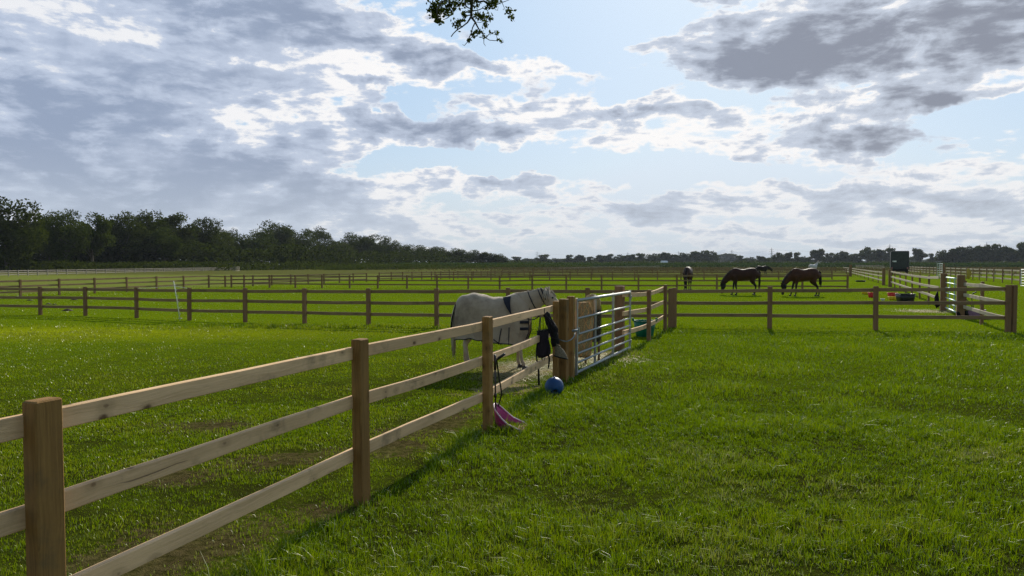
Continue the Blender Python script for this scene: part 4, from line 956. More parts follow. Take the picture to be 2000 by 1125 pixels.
def lane_tack():
    def hang(px, y0, y1, D, wd, nm, lb, m1, m2):
        o0 = U(px, y0, D); r = empty(nm, o0, label=lb, cat='tack', group='tack hung by the far gate')
        for k_ in range(4):
            b = MB(); x = px + (k_ - 1.5) * wd * .32; mid = (y0 + y1) / 2
            b.tube([U(px, y0, D) - o0, U(x - wd * .3, lerp(y0, y1, .35), D - .04) - o0, U(x, lerp(y0, y1, .8), D - .05) - o0, U(x + wd * .2, y1 - k_ * 1.5, D - .03) - o0], [.02, .028, .035, .015], 7)
            b.build('strap', M[m1 if k_ % 2 else m2], r)
        b = MB(); b.tube([U(px, y0 - 2, D + .05) - o0, U(px, y0 + 1, D - .03) - o0], .012, 6); b.build('hook', M['black'], r)
    D = G(1836, 606).y; hang(1831, 570, 602, D - .1, 6, 'head_collar', 'black and white head collar hanging left of the thick far post', 'cloth', 'cloth')
    D = G(1880, 620).y; hang(1879, 566, 592, D - .15, 8, 'bridle', 'bundle of dark and white tack hanging right of the small far gate', 'cloth', 'white')
    hang(1874, 606, 619, D - .25, 6, 'hay_bag', 'small dark netted bag at the foot of the right gate post', 'cloth', 'clothp')
    o0 = U(1897, 600, D - .2); b = MB(); b.tube([U(x, y, D - .2) - o0 for x, y in ((1907, 570), (1901, 573), (1897, 578), (1899, 590), (1902, 603))], [.02, .02, .012, .012, .012], 7)
    b.tube([U(x, y, D - .2) - o0 for x, y in ((1887, 584), (1893, 590), (1899, 600))], .011, 6)
    tag(b.build('fork_handle', M['black'], None, o0), 'black bent tool handle sticking up behind the second lane rail', 'tool')
    c = G(1891.5, 546.5); r = empty('yellow_jacket', c, label='yellow waterproof draped over the white fence post at the right', cat='jacket', group='yellow things on the far white fence'); b = MB()
    rg = []
    for z, w_ in ((.12, .12), (.3, .19), (.6, .20), (.85, .17), (1.05, .19), (1.22, .12), (1.27, .03)):
        rg.append([Vector((w_ * math.cos(t) * (1 + .15 * math.sin(3 * t + z * 5)), w_ * .6 * math.sin(t), z)) for t in [2 * math.pi * j / 12 for j in range(12)]])
    b.rings(rg, True); b.build('cloth', M['yellowd'], r)
    b = MB(); b.tube([(.14, 0, 1.0), (.26, .0, .75), (.24, 0, .45)], [.07, .06, .05], 7); b.build('sleeve', M['yellowd'], r)
    c = G(1797.5, 538); r = clone(r); r.location = c; r.scale = (.55, .55, .6); r['label'] = 'small yellow jacket hung on the white fence right of the lorry'
M['yellowd'] = plain('dull_yellow_cloth', (.42, .30, .03), .7)
lane_tack()
def stake():
    b0 = G(351.5, 626); root = empty('fence_stake', b0, label='white leaning electric fence stake with white tape in front of the brown fence', cat='stake')
    top = U(339, 548.5, b0.y - .1); o0 = b0; b = MB(); b.tube([Vector((0, 0, 0)), lerp(Vector(), top - o0, .5) + Vector((.01, 0, 0)), top - o0], [.014, .012, .010], 7); b.build('pole', M['white'], root)
    b = MB()
    for q in (.15, .3, .45, .6, .75, .88): c = (top - o0) * q; b.tube([c, c + Vector((.05, 0, .02)), c + Vector((.045, 0, .05))], .006, 5)
    b.tube([Vector((-.05, 0, .06)), Vector((.06, 0, .07))], .012, 6); b.build('lugs', M['white'], root)
    b = MB(); e = pts([(370, 626, 562.5)])[0]; a = U(340.5, 558.5, b0.y - .1); b.tube([a - o0, lerp(a, Vector((e[0].x, e[0].y, e[1])), .5) - o0 - Vector((0, 0, .01)), Vector((e[0].x, e[0].y, e[1] - .02)) - o0], .008, 6)
    b2 = pts([(267, 621, 563)])[0]; b.tube([a - o0, Vector((b2[0].x, b2[0].y, b2[1] - .02)) - o0], .004, 5); b.build('tape', M['white'], root)
stake()
for px, py, rr, lb in ((132, 607, .20, 'largest dark molehill behind the left part of the brown fence'), (95, 594.5, .14, 'leftmost small dark molehill beyond the brown fence'), (107, 595, .10, 'tiny molehill beside the leftmost one'),
                       (58, 587, .14, 'dark molehill near the left edge in the second paddock'), (145, 586, .16, 'flat dark molehill under the rails of the second fence'), (1489, 615.5, .11, 'small dark dung pile in the grass left of the middle back fence post')):
    b = MB(); b.lathe([(rr * .85, -.01), (rr * .75, .01), (rr * .55, rr * .2), (rr * .3, rr * .32), (.001, rr * .36)], 14, sx=1.3)
    b.v = [(x * random.uniform(.85, 1.15), y * random.uniform(.85, 1.15), z * random.uniform(.8, 1.2)) for x, y, z in b.v]
    tag(b.build('molehill', M['soil'], None, G(px, py)), lb, 'molehill', 'dark heaps in the paddocks')

# ------------------------------------------------------------ horse lorry
def lorry():
    c = G(1757, 537.0); root = empty('horse_lorry', c, R(-26.3), label='tall black horse lorry seen from behind, parked beside the lane', cat='lorry')
    W, Hh, z0, L = 2.62, 3.72, .95, 6.4       # the rear faces the viewer (-Y)
    M['lorry'] = plain('black_green_paint', (.012, .022, .022), .35, spec=.5, scale=3, var=.5); M['tyre'] = plain('tyre', (.012, .012, .012), .9)
    b = MB(); b.box((0, L / 2, (z0 + Hh) / 2), (W / 2, L / 2, (Hh - z0) / 2)); o = b.build('body', M['lorry'], root); m_ = o.modifiers.new('bevel', 'BEVEL'); m_.width = .05; m_.segments = 2
    b = MB(); b.box((0, -.03, (z0 + Hh) / 2 + .1), (W / 2 - .12, .03, (Hh - z0) / 2 - .22)); o = b.build('ramp', M['lorry'], root)
    b2 = MB(); b2.box((-.75, -.075, 2.15), (.28, .012, .11)); b2.build('plate', M['white'], o)
    b2 = MB(); [b2.box((x, -.075, 2.3), (.02, .012, 1.1)) for x in (-.95, -.32, .32, .95)]; b2.build('battens', M['lorry'], o)
    b = MB(); b.box((0, L / 2 + .05, Hh + .03), (W / 2 - .08, L / 2, .05)); b.build('roof', M['lorryroof'], root)
    b = MB(); b.add([(-W / 2 - .12, .4, Hh - .75), (-W / 2 + .2, .3, Hh - .15), (-W / 2 + .2, .9, Hh - .15), (-W / 2 - .12, .9, Hh - .75)], [(0, 1, 2, 3)]); b.build('side_vent', M['white'], root)
    for x in (-1.05, 1.05):
        for y in (1.3, 5.2):
            b = MB(); b.lathe([(.001, -.13), (.30, -.13), (.44, -.12), (.47, -.08), (.47, .08), (.44, .12), (.30, .13), (.001, .13)], 24, rot=Matrix.Rotation(R(90), 3, 'Y')); wh = b.build('wheel', M['tyre'], root, (x, y, .47))
            h = MB(); h.lathe([(.001, -.14), (.2, -.14), (.24, -.10)], 16, rot=Matrix.Rotation(R(90), 3, 'Y')); h.build('hub', M['galv'], wh)
    b = MB(); b.box((0, .2, .72), (W / 2 - .1, .12, .2)); b.box((0, L / 2, .8), (.45, L / 2, .12)); b.build('chassis', M['tyre'], root)
    for x in (-1.1, 1.1): b = MB(); b.box((x, -.03, 1.1), (.10, .03, .12)); o = b.build('tail_lamp', M['lamp'], root)
    b = MB(); b.box((0, L + .8, 1.75), (W / 2 - .15, .85, 1.0)); b.box((0, L + .8, 3.2), (W / 2, .8, .42)); b.build('cab', M['lorry'], root)
M['lorryroof'] = plain('roof_sheet', (.10, .10, .09), .5); M['lamp'] = plain('pink_lens', (.35, .13, .12), .3)
lorry()

# ------------------------------------------------------------ trees
def leafmat(name, a, b, c):
    def f(k):
        at = k.new('ShaderNodeAttribute', attribute_name='tint').outputs['Fac']; r = rnd(k)
        col_ = k.mix(at, a, b); col_ = k.mix(k.m('MULTIPLY', r, .45), col_, c)
        df = k.new('ShaderNodeBsdfDiffuse'); k.put(df.inputs[0], col_); tr = k.new('ShaderNodeBsdfTranslucent'); k.put(tr.inputs[0], k.mix(.5, col_, (.10, .14, .01)))
        m1 = k.new('ShaderNodeMixShader'); m1.inputs[0].default_value = .22; k.t.links.new(df.outputs[0], m1.inputs[1]); k.t.links.new(tr.outputs[0], m1.inputs[2]); return m1.outputs[0]
    return mat(name, f)
M['oak'] = leafmat('oak_leaves', (.008, .014, .002), (.072, .086, .014), (.026, .038, .007))
M['lime'] = leafmat('lighter_leaves', (.022, .036, .006), (.085, .105, .020), (.045, .06, .014))
M['oakd'] = leafmat('shade_toned_leaves', (.008, .012, .003), (.022, .030, .006), (.012, .018, .004))  # darker oak leaves, shade inside the wood put into the colour
M['bark'] = plain('bark', (.085, .07, .05), .95, scale=14, bs=1.0)
def leaf_cloud(pts_, size, tint, name, m_, flat=.0):
    n_ = len(pts_); d1 = rng.normal(size=(n_, 3)); d1 /= np.linalg.norm(d1, axis=1)[:, None]; d2 = rng.normal(size=(n_, 3)); d2 -= (d2 * d1).sum(1)[:, None] * d1; d2 /= np.linalg.norm(d2, axis=1)[:, None]
    s_ = size * rng.uniform(.55, 1.4, n_)[:, None]
    V = np.stack([pts_ - d1 * s_, pts_ + d2 * s_ * .55, pts_ + d1 * s_, pts_ - d2 * s_ * .55], 1)
    me = bpy.data.meshes.new(name); me.vertices.add(n_ * 4); me.vertices.foreach_set('co', V.astype(np.float32).ravel()); me.loops.add(n_ * 4); me.loops.foreach_set('vertex_index', np.arange(n_ * 4, dtype=np.int32))
    me.polygons.add(n_); me.polygons.foreach_set('loop_start', (np.arange(n_) * 4).astype(np.int32))
    at = me.attributes.new('tint', 'FLOAT', 'POINT'); at.data.foreach_set('value', np.repeat(np.clip(tint, 0, 1), 4).astype(np.float32))
    me.update(calc_edges=True); me.validate(); me.materials.append(m_); return me
def make_tree(seed, H=13.0, Wr=6.0, trunk=2.0, nb=34, leaves=9000, size=.26, m_='oak', gaps=.0, low=True):
    """unit tree of height H and crown radius Wr; returns (crown mesh, trunk mesh)"""
    r_ = np.random.default_rng(seed); cs = []; cz = (H + trunk) / 2; rz = (H - trunk) / 2
    while len(cs) < nb:
        p = r_.normal(size=3); p /= np.linalg.norm(p); q = r_.uniform(.52, .80) if len(cs) > nb * .25 else r_.uniform(0, .45)
        c = np.array([p[0] * Wr * q, p[1] * Wr * q, cz + p[2] * rz * q])
        if c[2] < trunk + .8: c[2] = trunk + .8 + r_.uniform(0, 1)
        cs.append(c)
    P_, T_ = [], []
    per = leaves // nb
    for c in cs:
        rr = Wr * r_.uniform(.27, .42) * (1 - gaps * .3); d_ = r_.normal(size=(per, 3)); d_ /= np.linalg.norm(d_, axis=1)[:, None]
        d_ *= (r_.uniform(.25, 1.0, per) ** .45)[:, None]; d_[:, 2] *= .78; P_.append(c + d_ * rr * (1 + .25 * r_.normal(size=(per, 1)) * .5)); T_.append(np.full(per, r_.uniform(.1, .9)) + r_.normal(0, .2, per))
    P_ = np.concatenate(P_); T_ = np.concatenate(T_); P_[:, 2] = np.maximum(P_[:, 2], .5)
    P_[:, 2] = .5 + (P_[:, 2] - .5) * (H - .5) / (np.percentile(P_[:, 2], 98.8) - .5); P_[:, :2] *= Wr / np.percentile(np.abs(P_[:, 0]), 99.5)
    cm = leaf_cloud(P_, size, T_, 'crown', M[m_])
    tb = MB(); top = Vector((r_.uniform(-.4, .4), r_.uniform(-.4, .4), H * .62)); tr = H * .028
    tb.tube([(0, 0, -.2), (0, 0, .3), tuple(top * .4), tuple(top)], [tr * 1.6, tr * 1.15, tr * .85, tr * .3], 8)
    for c in cs[:: 3]:
        s_ = top * r_.uniform(.3, .8); e = Vector(c); m2 = s_.lerp(e, .5) + Vector((0, 0, .4)); tb.tube([s_, m2, e], [tr * .42, tr * .26, tr * .08], 6)
    return cm, tb.mesh('trunk', M['bark'])
def tree(var, loc, s, yaw, label, group, cat='tree', sxy=1.0, name='tree'):
    cm, tm = var; root = empty(name, loc, yaw, label=label, cat=cat, group=group); root.scale = (s * sxy, s * sxy, s)
    link('crown', cm, root); link('trunk', tm, root); return root
OAK = [make_tree(21 + i, m_='oak', trunk=(.4, .9, .3, 1.2)[i], Wr=(6, 5.4, 6.6, 5.0)[i], leaves=12000, nb=44) for i in range(4)]
LIME = [make_tree(41, m_='lime', trunk=1.6, Wr=6.2), make_tree(44, m_='lime', trunk=2.4, Wr=4.6)]
THIN = [make_tree(61, m_='oak', nb=22, leaves=3600, gaps=.6, trunk=3.5, Wr=4.6, size=.24)]
FARO = [make_tree(71 + i, leaves=3200, nb=24, size=.60, trunk=(.6, 1.4, .8)[i], Wr=(6.2, 6.8, 5.4)[i]) for i in range(3)]
# wood on the left: (px, top row, half width px, depth factor, kind, description)
WOOD = [(15, 397, 75, 1.00, 'o', 'tallest dark tree at the left edge of the frame'), (98, 424, 40, 1.06, 'o', 'dark tree just right of the tallest one'), (128, 416, 50, 1.0, 'l', 'olive green round tree, second big crown from the left'),
        (180, 424, 42, 1.0, 'l', 'olive tree ending at the first dip of the wood skyline'), (205, 446, 34, 1.1, 'o', 'low dark crown in the first dip of the skyline'), (240, 424, 42, 1.05, 'o', 'dark tree starting the broad middle block of the wood'), (292, 421, 52, 1.05, 'o', 'broad dark tree in the middle block of the wood'),
        (345, 425, 48, 1.08, 'o', 'dark tree right of the broad one in the middle block'), (398, 432, 42, 1.1, 'o', 'dark tree ending the middle block of the wood'), (322, 452, 36, .98, 'l', 'lower lighter crown in front of the middle block'), (425, 452, 34, 1.12, 'o', 'smaller tree stepping down right of the middle block'),
        (452, 450, 24, 1.2, 't', 'thin see-through tree above the far grey gate'), (500, 452, 46, 1.05, 'l', 'round light green tree standing forward of the wood'), (535, 440, 44, 1.15, 'o', 'ragged tree behind the round light green one'),
        (580, 455, 40, 1.2, 'o', 'dark tree left of the spindly one'), (616, 447, 30, 1.22, 't', 'spindly open tree poking above its neighbours'), (645, 472, 32, 1.25, 'o', 'low tree right of the spindly one'), (692, 461, 38, 1.3, 'o', 'dark domed tree in the middle of the falling skyline'),
        (665, 476, 34, 1.2, 'o', 'tree at the foot of the dark domed one'), (728, 463, 30, 1.4, 'l', 'paler tree right of the dark dome'), (758, 465, 26, 1.4, 'l', 'pale tree ending the high part of the wood'), (742, 482, 34, 1.3, 'o', 'low dark tree under the two pale ones'),
        (795, 481, 30, 1.6, 'o', 'first tree of the low even run'), (828, 482, 28, 1.7, 'l', 'lighter tree in the low even run'), (860, 484, 28, 1.8, 'o', 'dark tree in the low even run'), (890, 488, 26, 2.0, 'o', 'tree in the low run above the pony rump'),
        (920, 490, 24, 2.2, 'l', 'lighter tree above the pony back'), (945, 494, 20, 2.4, 'o', 'small tree near the end of the wood'), (962, 496, 14, 2.5, 'o', 'tiny tree second from the right end of the wood'), (978, 498, 16, 2.6, 'o', 'last small dome at the right end of the wood'),
        (55, 440, 50, 1.15, 'o', 'shaded tree filling between the two leftmost crowns'), (155, 446, 44, 1.12, 'o', 'shaded tree behind the olive crowns'), (265, 448, 46, 1.15, 'o', 'shaded tree behind the left of the middle block'), (370, 450, 44, 1.15, 'o', 'shaded tree behind the right of the middle block'),
        (470, 468, 40, 1.2, 'o', 'shaded tree left of the round light green one'), (560, 470, 40, 1.2, 'o', 'shaded tree right of the round light green one'), (620, 480, 40, 1.28, 'o', 'shaded tree under the spindly one')]
for i, (px, ty, hw, df, kd, ds) in enumerate(WOOD):
    by = 530.5 - max(0, px) * .0115 if px < 600 else 523.6
    D = (CAM_H * F / (by - HZ)) * df * .97; D = min(D, 420); g = Vector(((px - 1000) / F * D, D, 0))
    top = CAM_H + (HZ - ty) / F * D; s = top / 13.0
    var = (OAK[i % 4] if kd == 'o' else LIME[i % 2] if kd == 'l' else THIN[0]); wr = {'o': (6, 5.4, 6.6, 5.0)[i % 4], 'l': (6.2, 4.6)[i % 2], 't': 4.6}[kd]
    s *= .93 if ds.startswith('shaded') else 1.0
    tree(var, g, s, random.uniform(0, 6), ds + ' on the left' if len(ds.split()) < 12 else ds, 'trees of the wood on the left', sxy=(hw / F * D) / (wr * s) * .93)
# undergrowth at the foot of the wood
def bushes(name, label, path, h, rad, n_, size, m_, cat):
    P_ = []; T_ = []
    for i in range(n_):
        t = rng.uniform(0, len(path) - 1.001); j = int(t); u_ = t - j; a, b = path[j], path[j + 1]; c = a.lerp(b, u_)
        hh = h * (.55 + .55 * grid_noise(np.array([c.x]), np.array([c.y]), .13, 9)[0])
        P_.append((c.x + rng.normal(0, rad), c.y + rng.normal(0, rad), abs(rng.uniform(0, 1)) * hh)); T_.append(rng.uniform(0, 1))
    me = leaf_cloud(np.array(P_), size, np.array(T_), name, M[m_]); o = link(name, me); tag(o, label, cat, kind='stuff'); return o
def DG(px, D): return Vector(((px - 1000) / F * D, D, 0))
bushes('undergrowth', 'dark shrubs and brambles filling the foot of the wood on the left', [DG(-120, 165), DG(0, 170), DG(200, 178), DG(400, 198), DG(600, 235), DG(760, 300), DG(990, 420)], 2.6, 4.0, 14000, .36, 'oak', 'undergrowth')
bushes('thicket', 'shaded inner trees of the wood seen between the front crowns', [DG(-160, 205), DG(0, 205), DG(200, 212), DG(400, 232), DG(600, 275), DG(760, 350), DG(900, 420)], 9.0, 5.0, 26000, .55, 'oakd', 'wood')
bushes('hedge', 'low dark hedge line along the far side of the maize', [DG(960, 560), DG(1300, 640), DG(1700, 640), DG(2100, 560)], 4.2, 4.0, 15000, .9, 'oak', 'hedge')
bushes('reed_bank', 'grey green weeds along the edge of the paddock below the wood', [DG(640, 215), DG(800, 245), DG(1000, 300), DG(1150, 330)], 1.7, 2.4, 15000, .22, 'lime', 'weeds')
bushes('dock_weeds', 'rusty brown weeds between the far fences and the maize', [DG(1080, 270), DG(1300, 262), DG(1600, 262), DG(2050, 255)], .9, 14.0, 12000, .24, 'dock', 'weeds') if 'dock' in M else None
FARL = [(1010, 502, 12), (1030, 505, 12), (1042, 507, 10), (1061, 498, 13), (1085, 505, 12), (1098, 506, 9), (1111, 498.6, 10.5), (1124, 503, 8), (1133, 499, 10.5), (1151, 502, 9), (1163, 504, 8), (1177, 499, 14), (1191, 497, 8), (1212, 498.5, 13), (1230, 498, 12),
        (1251, 496, 14), (1275, 496.6, 14), (1298, 494.6, 14), (1318, 498, 12), (1335, 495, 13), (1359, 492, 13), (1379, 490.5, 12), (1392, 492, 10), (1418, 496.5, 24), (1445.6, 500, 10), (1465, 503, 12), (1487, 501, 12), (1505, 504, 10), (1521, 494.6, 12), (1539, 494, 9), (1555, 494, 9), (1572, 502, 12),
        (1596, 488, 14), (1618, 495, 10), (1635, 495, 10), (1649, 492, 10), (1668, 496.6, 14), (1694, 484.5, 15), (1718, 489, 14), (1738, 486, 13), (1756, 496, 10), (1793, 487, 13), (1819, 496, 7), (1840, 490, 11), (1862, 486, 14), (1880, 484, 13), (1896, 483, 13), (1914, 482, 13), (1934, 479, 14), (1953, 480, 13), (1970, 484, 12), (1995, 476, 17), (2018, 474, 15),
        (1852, 494, 12), (1875, 495, 14), (1905, 496, 16), (1945, 494, 16), (1980, 492, 14)]
for i in range(16): FARL.append((985 + i * 66, 505.5 + random.uniform(-2, 1), 30))
LMK = [(1000, 'right end of the wood'), (1061, 'pony ears'), (1120, 'pony face'), (1216, 'gate hinges'), (1343, 'end on brown horse'), (1452, 'dark bay horse'), (1506, 'tallest pylon'), (1588, 'white horse'), (1650, 'lane fence bend'), (1757, 'black horse lorry'), (1842, 'far white gate'), (1917, 'right corner posts'), (2000, 'right edge')]
ADJ = ['dark round', 'low spreading', 'hazy blue green', 'domed', 'narrow', 'broad']
ORD = ['', 'nearer ', 'taller ', 'lower ', 'left hand ', 'right hand ', 'flat topped ', 'uneven ', 'dim ', 'small ', 'wide ']
seen = {}
for i, (px, ty, hw) in enumerate(FARL):
    back = i >= len(FARL) - 16
    D = 1500 if back or px in (1418,) else (620 if px > 1830 else 850 if px < 1480 else 760)
    if ty > 502 and not back: D = 1050
    top = CAM_H + (HZ - ty) / F * D; s = top / 13.0; k_ = i % 3
    lm = min(LMK, key=lambda q: abs(q[0] - px)); side = 'left of' if px < lm[0] - 7 else 'right of' if px > lm[0] + 7 else 'straight above'
    h_ = 'faint low trees merged on the farthest skyline' if back else f'{ADJ[(i * 5) % 6]} tree in the far tree line'
    lb = f'{h_} {side} the {lm[1]}' if not back else f'faint low tree on the farthest skyline {side} the {lm[1]}'
    c_ = seen.get(lb, 0); seen[lb] = c_ + 1
    if c_: lb = ORD[c_ % len(ORD)] + lb
    tree(FARO[k_], DG(px, D), s, random.uniform(0, 6), lb, 'far line of trees on the horizon', sxy=(hw / F * D) / ((6.2, 6.8, 5.4)[k_] * s) * 1.15)

# ------------------------------------------------------------ maize field
def maize():
    def edge(px): return float(np.interp(px, [700, 800, 1000, 1150, 1700, 2100], [330, 330, 370, 400, 400, 360]))
    M['maize'] = leafmat('maize_leaves', (.018, .050, .012), (.045, .095, .022), (.03, .07, .015))
    pts_ = []
    for i in range(60000):
        px = rng.uniform(680, 2150); D = edge(px) + rng.exponential(14) if rng.uniform() < .55 else edge(px) + rng.uniform(0, 190)
        pts_.append(((px - 1000) / F * D, D, rng.uniform(.1, 2.25) if D < edge(px) + 12 else rng.uniform(1.6, 2.3)))
    me = leaf_cloud(np.array(pts_), .42, rng.uniform(0, 1, len(pts_)), 'maize_field', M['maize']); o = link('maize_field', me); tag(o, 'long strip of dark green maize across the far side of the paddocks', 'maize', kind='stuff')
maize()
M['dock'] = leafmat('rusty_weeds', (.09, .05, .03), (.13, .09, .045), (.07, .07, .03))
bushes('dock_weeds', 'rusty brown weeds between the far fences and the maize', [DG(1080, 215), DG(1300, 222), DG(1600, 225), DG(2050, 225)], .7, 26.0, 16000, .20, 'dock', 'weeds')

# ------------------------------------------------------------ pylons, wires, far buildings
def pylons():
    P_ = [(1049, 491, 1900), (1226, 492, 2300), (1325, 490, 2200), (1429, 487.5, 2100), (1445, 496, 2900), (1506.6, 483.5, 1750), (1737, 476, 1500), (1913, 477, 1500), (1926, 473, 1350)]
    LB = ['thin pylon left of the pony ears', 'faint pylon above the hinge end of the gate', 'pylon left of the end on brown horse', 'pylon with wide arms above the dark bay horse', 'tiny pylon right of the wide armed one', 'tallest pylon right of the dark bay horse', 'pylon behind the top of the horse lorry', 'left of two pylons above the right hand trees', 'right of two pylons above the right hand trees']
    M['pylon'] = plain('pylon_steel', (.20, .21, .22), .6)
    tops = []
    for (px, ty, D), lb in zip(P_, LB):
        h = CAM_H + (HZ - ty) / F * D; root = empty('pylon', DG(px, D), label=lb + ' on the skyline', cat='pylon', group='pylons on the skyline'); b = MB(); w0, w1 = h * .085, h * .018; t_ = .28
        for sx in (-1, 1):
            for sy in (-1, 1): b.tube([(sx * w0, sy * w0, 0), (sx * w1 * 1.3, sy * w1 * 1.3, h * .62), (0, 0, h)], t_, 4)
        for k_ in range(7):
            z0, z1 = h * .62 * k_ / 7, h * .62 * (k_ + 1) / 7; a, c = lerp(w0, w1 * 1.3, k_ / 7), lerp(w0, w1 * 1.3, (k_ + 1) / 7)
            for s_ in (-1, 1): b.tube([(-s_ * a, -a, z0), (s_ * c, -c, z1)], t_ * .6, 4); b.tube([(-s_ * a, a, z0), (s_ * c, c, z1)], t_ * .6, 4)
        b.build('tower', M['pylon'], root)
        for z in (.64, .76, .88):
            q = MB(); q.tube([(-h * (.16 if z == .76 else .12), 0, h * z), (0, 0, h * z + h * .025), (h * (.16 if z == .76 else .12), 0, h * z)], t_ * .8, 4); q.build('arm', M['pylon'], root)
        tops.append((DG(px, D), h))
    W_ = MB(); o0 = tops[5][0]
    seq = [0, 1, 2, 3, 5, 6, 8]
    for a, c in zip(seq, seq[1:]):
        for z in (.64, .88):
            pa = tops[a][0] + Vector((0, 0, tops[a][1] * z)); pc = tops[c][0] + Vector((0, 0, tops[c][1] * z)); W_.tube([pa.lerp(pc, t / 8) - Vector((0, 0, 7 * math.sin(math.pi * t / 8))) - o0 for t in range(9)], .10, 4)
    e = DG(2200, 1250) + Vector((0, 0, 40)); pa = tops[8][0] + Vector((0, 0, tops[8][1] * .8)); W_.tube([pa - o0, pa.lerp(e, .5) - o0 - Vector((0, 0, 5)), e - o0], .10, 4)
    tag(W_.build('power_line', M['pylon'], None, o0), 'thin power cables strung between the pylons above the far trees', 'power line')
pylons()
def building(px, D, W_, dp, h, lb, wallm, roofm):
    root = empty('farm_building', DG(px, D), R(12), label=lb, cat='building'); b = MB(); b.box((0, 0, h / 2), (W_ / 2, dp / 2, h / 2)); b.build('wall', M[wallm], root)
    b = MB(); b.add([(-W_ / 2 - .3, -dp / 2 - .3, h + .02), (W_ / 2 + .3, -dp / 2 - .3, h + .02), (W_ / 2 + .3, dp / 2 + .3, h + .02), (-W_ / 2 - .3, dp / 2 + .3, h + .02), (-W_ / 2 - .3, 0, h * 1.45), (W_ / 2 + .3, 0, h * 1.45)], [(0, 1, 5, 4), (2, 3, 4, 5), (0, 4, 3), (1, 2, 5), (3, 2, 1, 0)]); b.build('roof', M[roofm], root)
    for x in (-.3, .05, .34): b = MB(); b.box((x * W_, -dp / 2 - .03, h * .5), (W_ * .06, .04, h * .22)); b.build('window', M['hole'], root)
building(1297, 560, 4.5, 3, 3.0, 'low white farm building among the trees above the near end of the gate', 'white', 'white')
building(1808, 560, 8, 6, 7.0, 'pale blue grey building between the lorry and the right hand trees', 'bluegrey', 'white') if 'bluegrey' in M else None

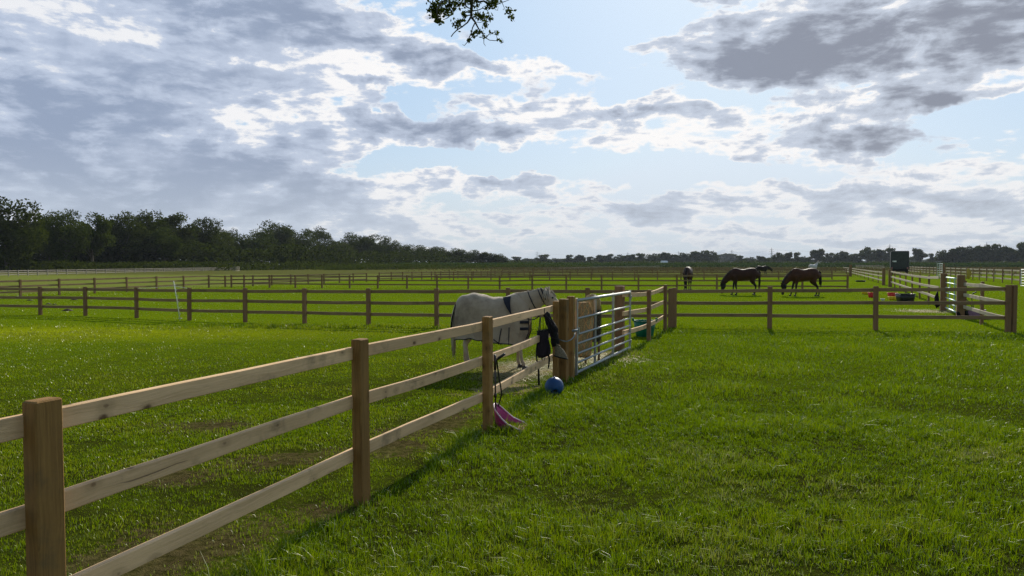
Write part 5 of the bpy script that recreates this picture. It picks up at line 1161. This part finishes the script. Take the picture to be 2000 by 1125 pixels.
# ------------------------------------------------------------ overhanging oak branch
def branch():
    D = 8.5; o0 = U(922, -60, D); root = empty('oak_branch', o0, label='leafy oak branch hanging into the top centre of the view', cat='branch')
    def q(x, y, dz_=0.0): return U(820 + x * .1, y * .1, D + dz_) - o0       # x, y measured in the enlarged crop
    L = [([(1020, -900), (1000, -500), (1040, -200), (1015, 0), (1010, 180), (1000, 330)], [.05, .035, .028, .022, .018, .013], 0),
         ([(1000, 330), (930, 440), (830, 520), (720, 590), (650, 660), (612, 715)], [.013, .009, .008, .007, .006, .006], -.1),
         ([(1010, 340), (1080, 430), (1130, 530), (1180, 610), (1260, 700), (1290, 740), (1360, 785), (1480, 795), (1560, 780), (1610, 850)], [.013, .010, .008, .007, .006, .005, .004, .004, .003, .002], .15),
         ([(1080, 440), (1030, 540), (1000, 660), (950, 760), (930, 820), (870, 890), (830, 870)], [.008, .006, .006, .005, .004, .003, .002], -.2),
         ([(1260, 700), (1250, 780), (1250, 850), (1285, 900)], [.005, .004, .003, .002], .1), ([(1290, 740), (1340, 680), (1390, 640), (1500, 630), (1500, 720), (1530, 780)], [.005, .004, .003, .003, .003, .002], .25),
         ([(1030, -100), (880, -20), (900, 120), (960, 160), (1005, 150)], [.02, .012, .008, .006, .005], -.3), ([(1015, 40), (850, -60), (600, -60), (400, 60), (330, 200), (360, 420)], [.02, .014, .012, .01, .007, .004], -.4),
         ([(600, -50), (560, 120), (640, 260), (540, 350), (450, 390)], [.01, .008, .006, .005, .003], -.2), ([(400, 60), (250, 80), (190, 40), (140, 10)], [.009, .006, .005, .003], 0),
         ([(1020, -60), (1150, 40), (1250, 20), (1400, 130), (1500, 90), (1600, 50), (1740, 0)], [.02, .013, .011, .008, .006, .005, .003], .3), ([(1610, 60), (1660, 180), (1710, 250), (1780, 330), (1850, 420)], [.004, .003, .003, .003, .002], .3),
         ([(1040, 210), (1130, 200), (1230, 160), (1320, 200), (1350, 290), (1300, 400), (1180, 440), (1080, 430)], [.007, .006, .005, .004, .004, .003, .003, .003], .2), ([(1460, 120), (1470, 190), (1520, 200), (1530, 130)], [.004, .003, .003, .002], .3),
         ([(1005, 290), (900, 310), (850, 340), (830, 420), (740, 480)], [.008, .006, .005, .004, .003], -.25)]
    b = MB(); 
    for ps, rr, dz_ in L: b.tube([q(x, y, dz_ * (i / len(ps))) for i, (x, y) in enumerate(ps)], rr, 6)
    b.build('wood', M['bark'], root)
    P_ = []
    CL = [(350, 120, 170, 130, 170), (300, 250, 100, 120, 130), (370, 400, 70, 60, 70), (600, 100, 150, 110, 120), (520, 240, 110, 60, 50), (860, 280, 55, 60, 34), (720, 480, 80, 80, 55), (820, 400, 50, 30, 22), (1100, 310, 60, 60, 30), (1240, 330, 100, 70, 66), (1380, 350, 40, 60, 20), (1280, 480, 60, 60, 26),
          (1130, 620, 90, 40, 48), (1060, 700, 50, 40, 20), (1400, 640, 60, 30, 18), (1500, 640, 50, 30, 14), (950, 790, 40, 30, 14), (1600, 810, 30, 40, 10), (1520, 770, 30, 20, 7), (1740, 200, 70, 70, 34), (1780, 330, 60, 80, 24), (1300, 150, 70, 40, 18), (1360, 50, 80, 60, 36), (1450, 100, 90, 50, 34), (1120, 100, 80, 60, 26), (760, 60, 100, 90, 52), (940, 40, 110, 70, 40), (1500, 20, 100, 40, 30), (1250, 720, 50, 30, 10), (980, 200, 60, 60, 16)]
    for x, y, rx, ry, c in CL:
        for i in range(int(c * 1.15)): P_.append(q(x + random.gauss(0, rx * .55), y + random.gauss(0, ry * .55), random.gauss(0, .12)))
    for i in range(700): P_.append(q(random.uniform(100, 1700), random.uniform(-900, -20), random.gauss(0, .4)))
    m_ = leaf_cloud(np.array([tuple(p) for p in P_]), .021, rng.uniform(0, 1, len(P_)), 'leaves', M['oak']); link('leaves', m_, root)
branch()

# ------------------------------------------------------------ haze
hz = MB(); hz.box((0, 0, 39.5), (6200, 6200, 40.5)); ho = None
def hazef():
    m_ = bpy.data.materials.new('haze'); m_.use_nodes = True; t = m_.node_tree; t.nodes.clear(); o = t.nodes.new('ShaderNodeOutputMaterial'); v_ = t.nodes.new('ShaderNodeVolumePrincipled')
    v_.inputs['Color'].default_value = (.80, .88, 1.0, 1); v_.inputs['Density'].default_value = .00009; v_.inputs['Anisotropy'].default_value = .0; t.links.new(v_.outputs[0], o.inputs['Volume']); return m_
o = hz.build('haze', hazef()); tag(o, 'thin pale blue summer haze over the far fields', 'haze', kind='stuff')
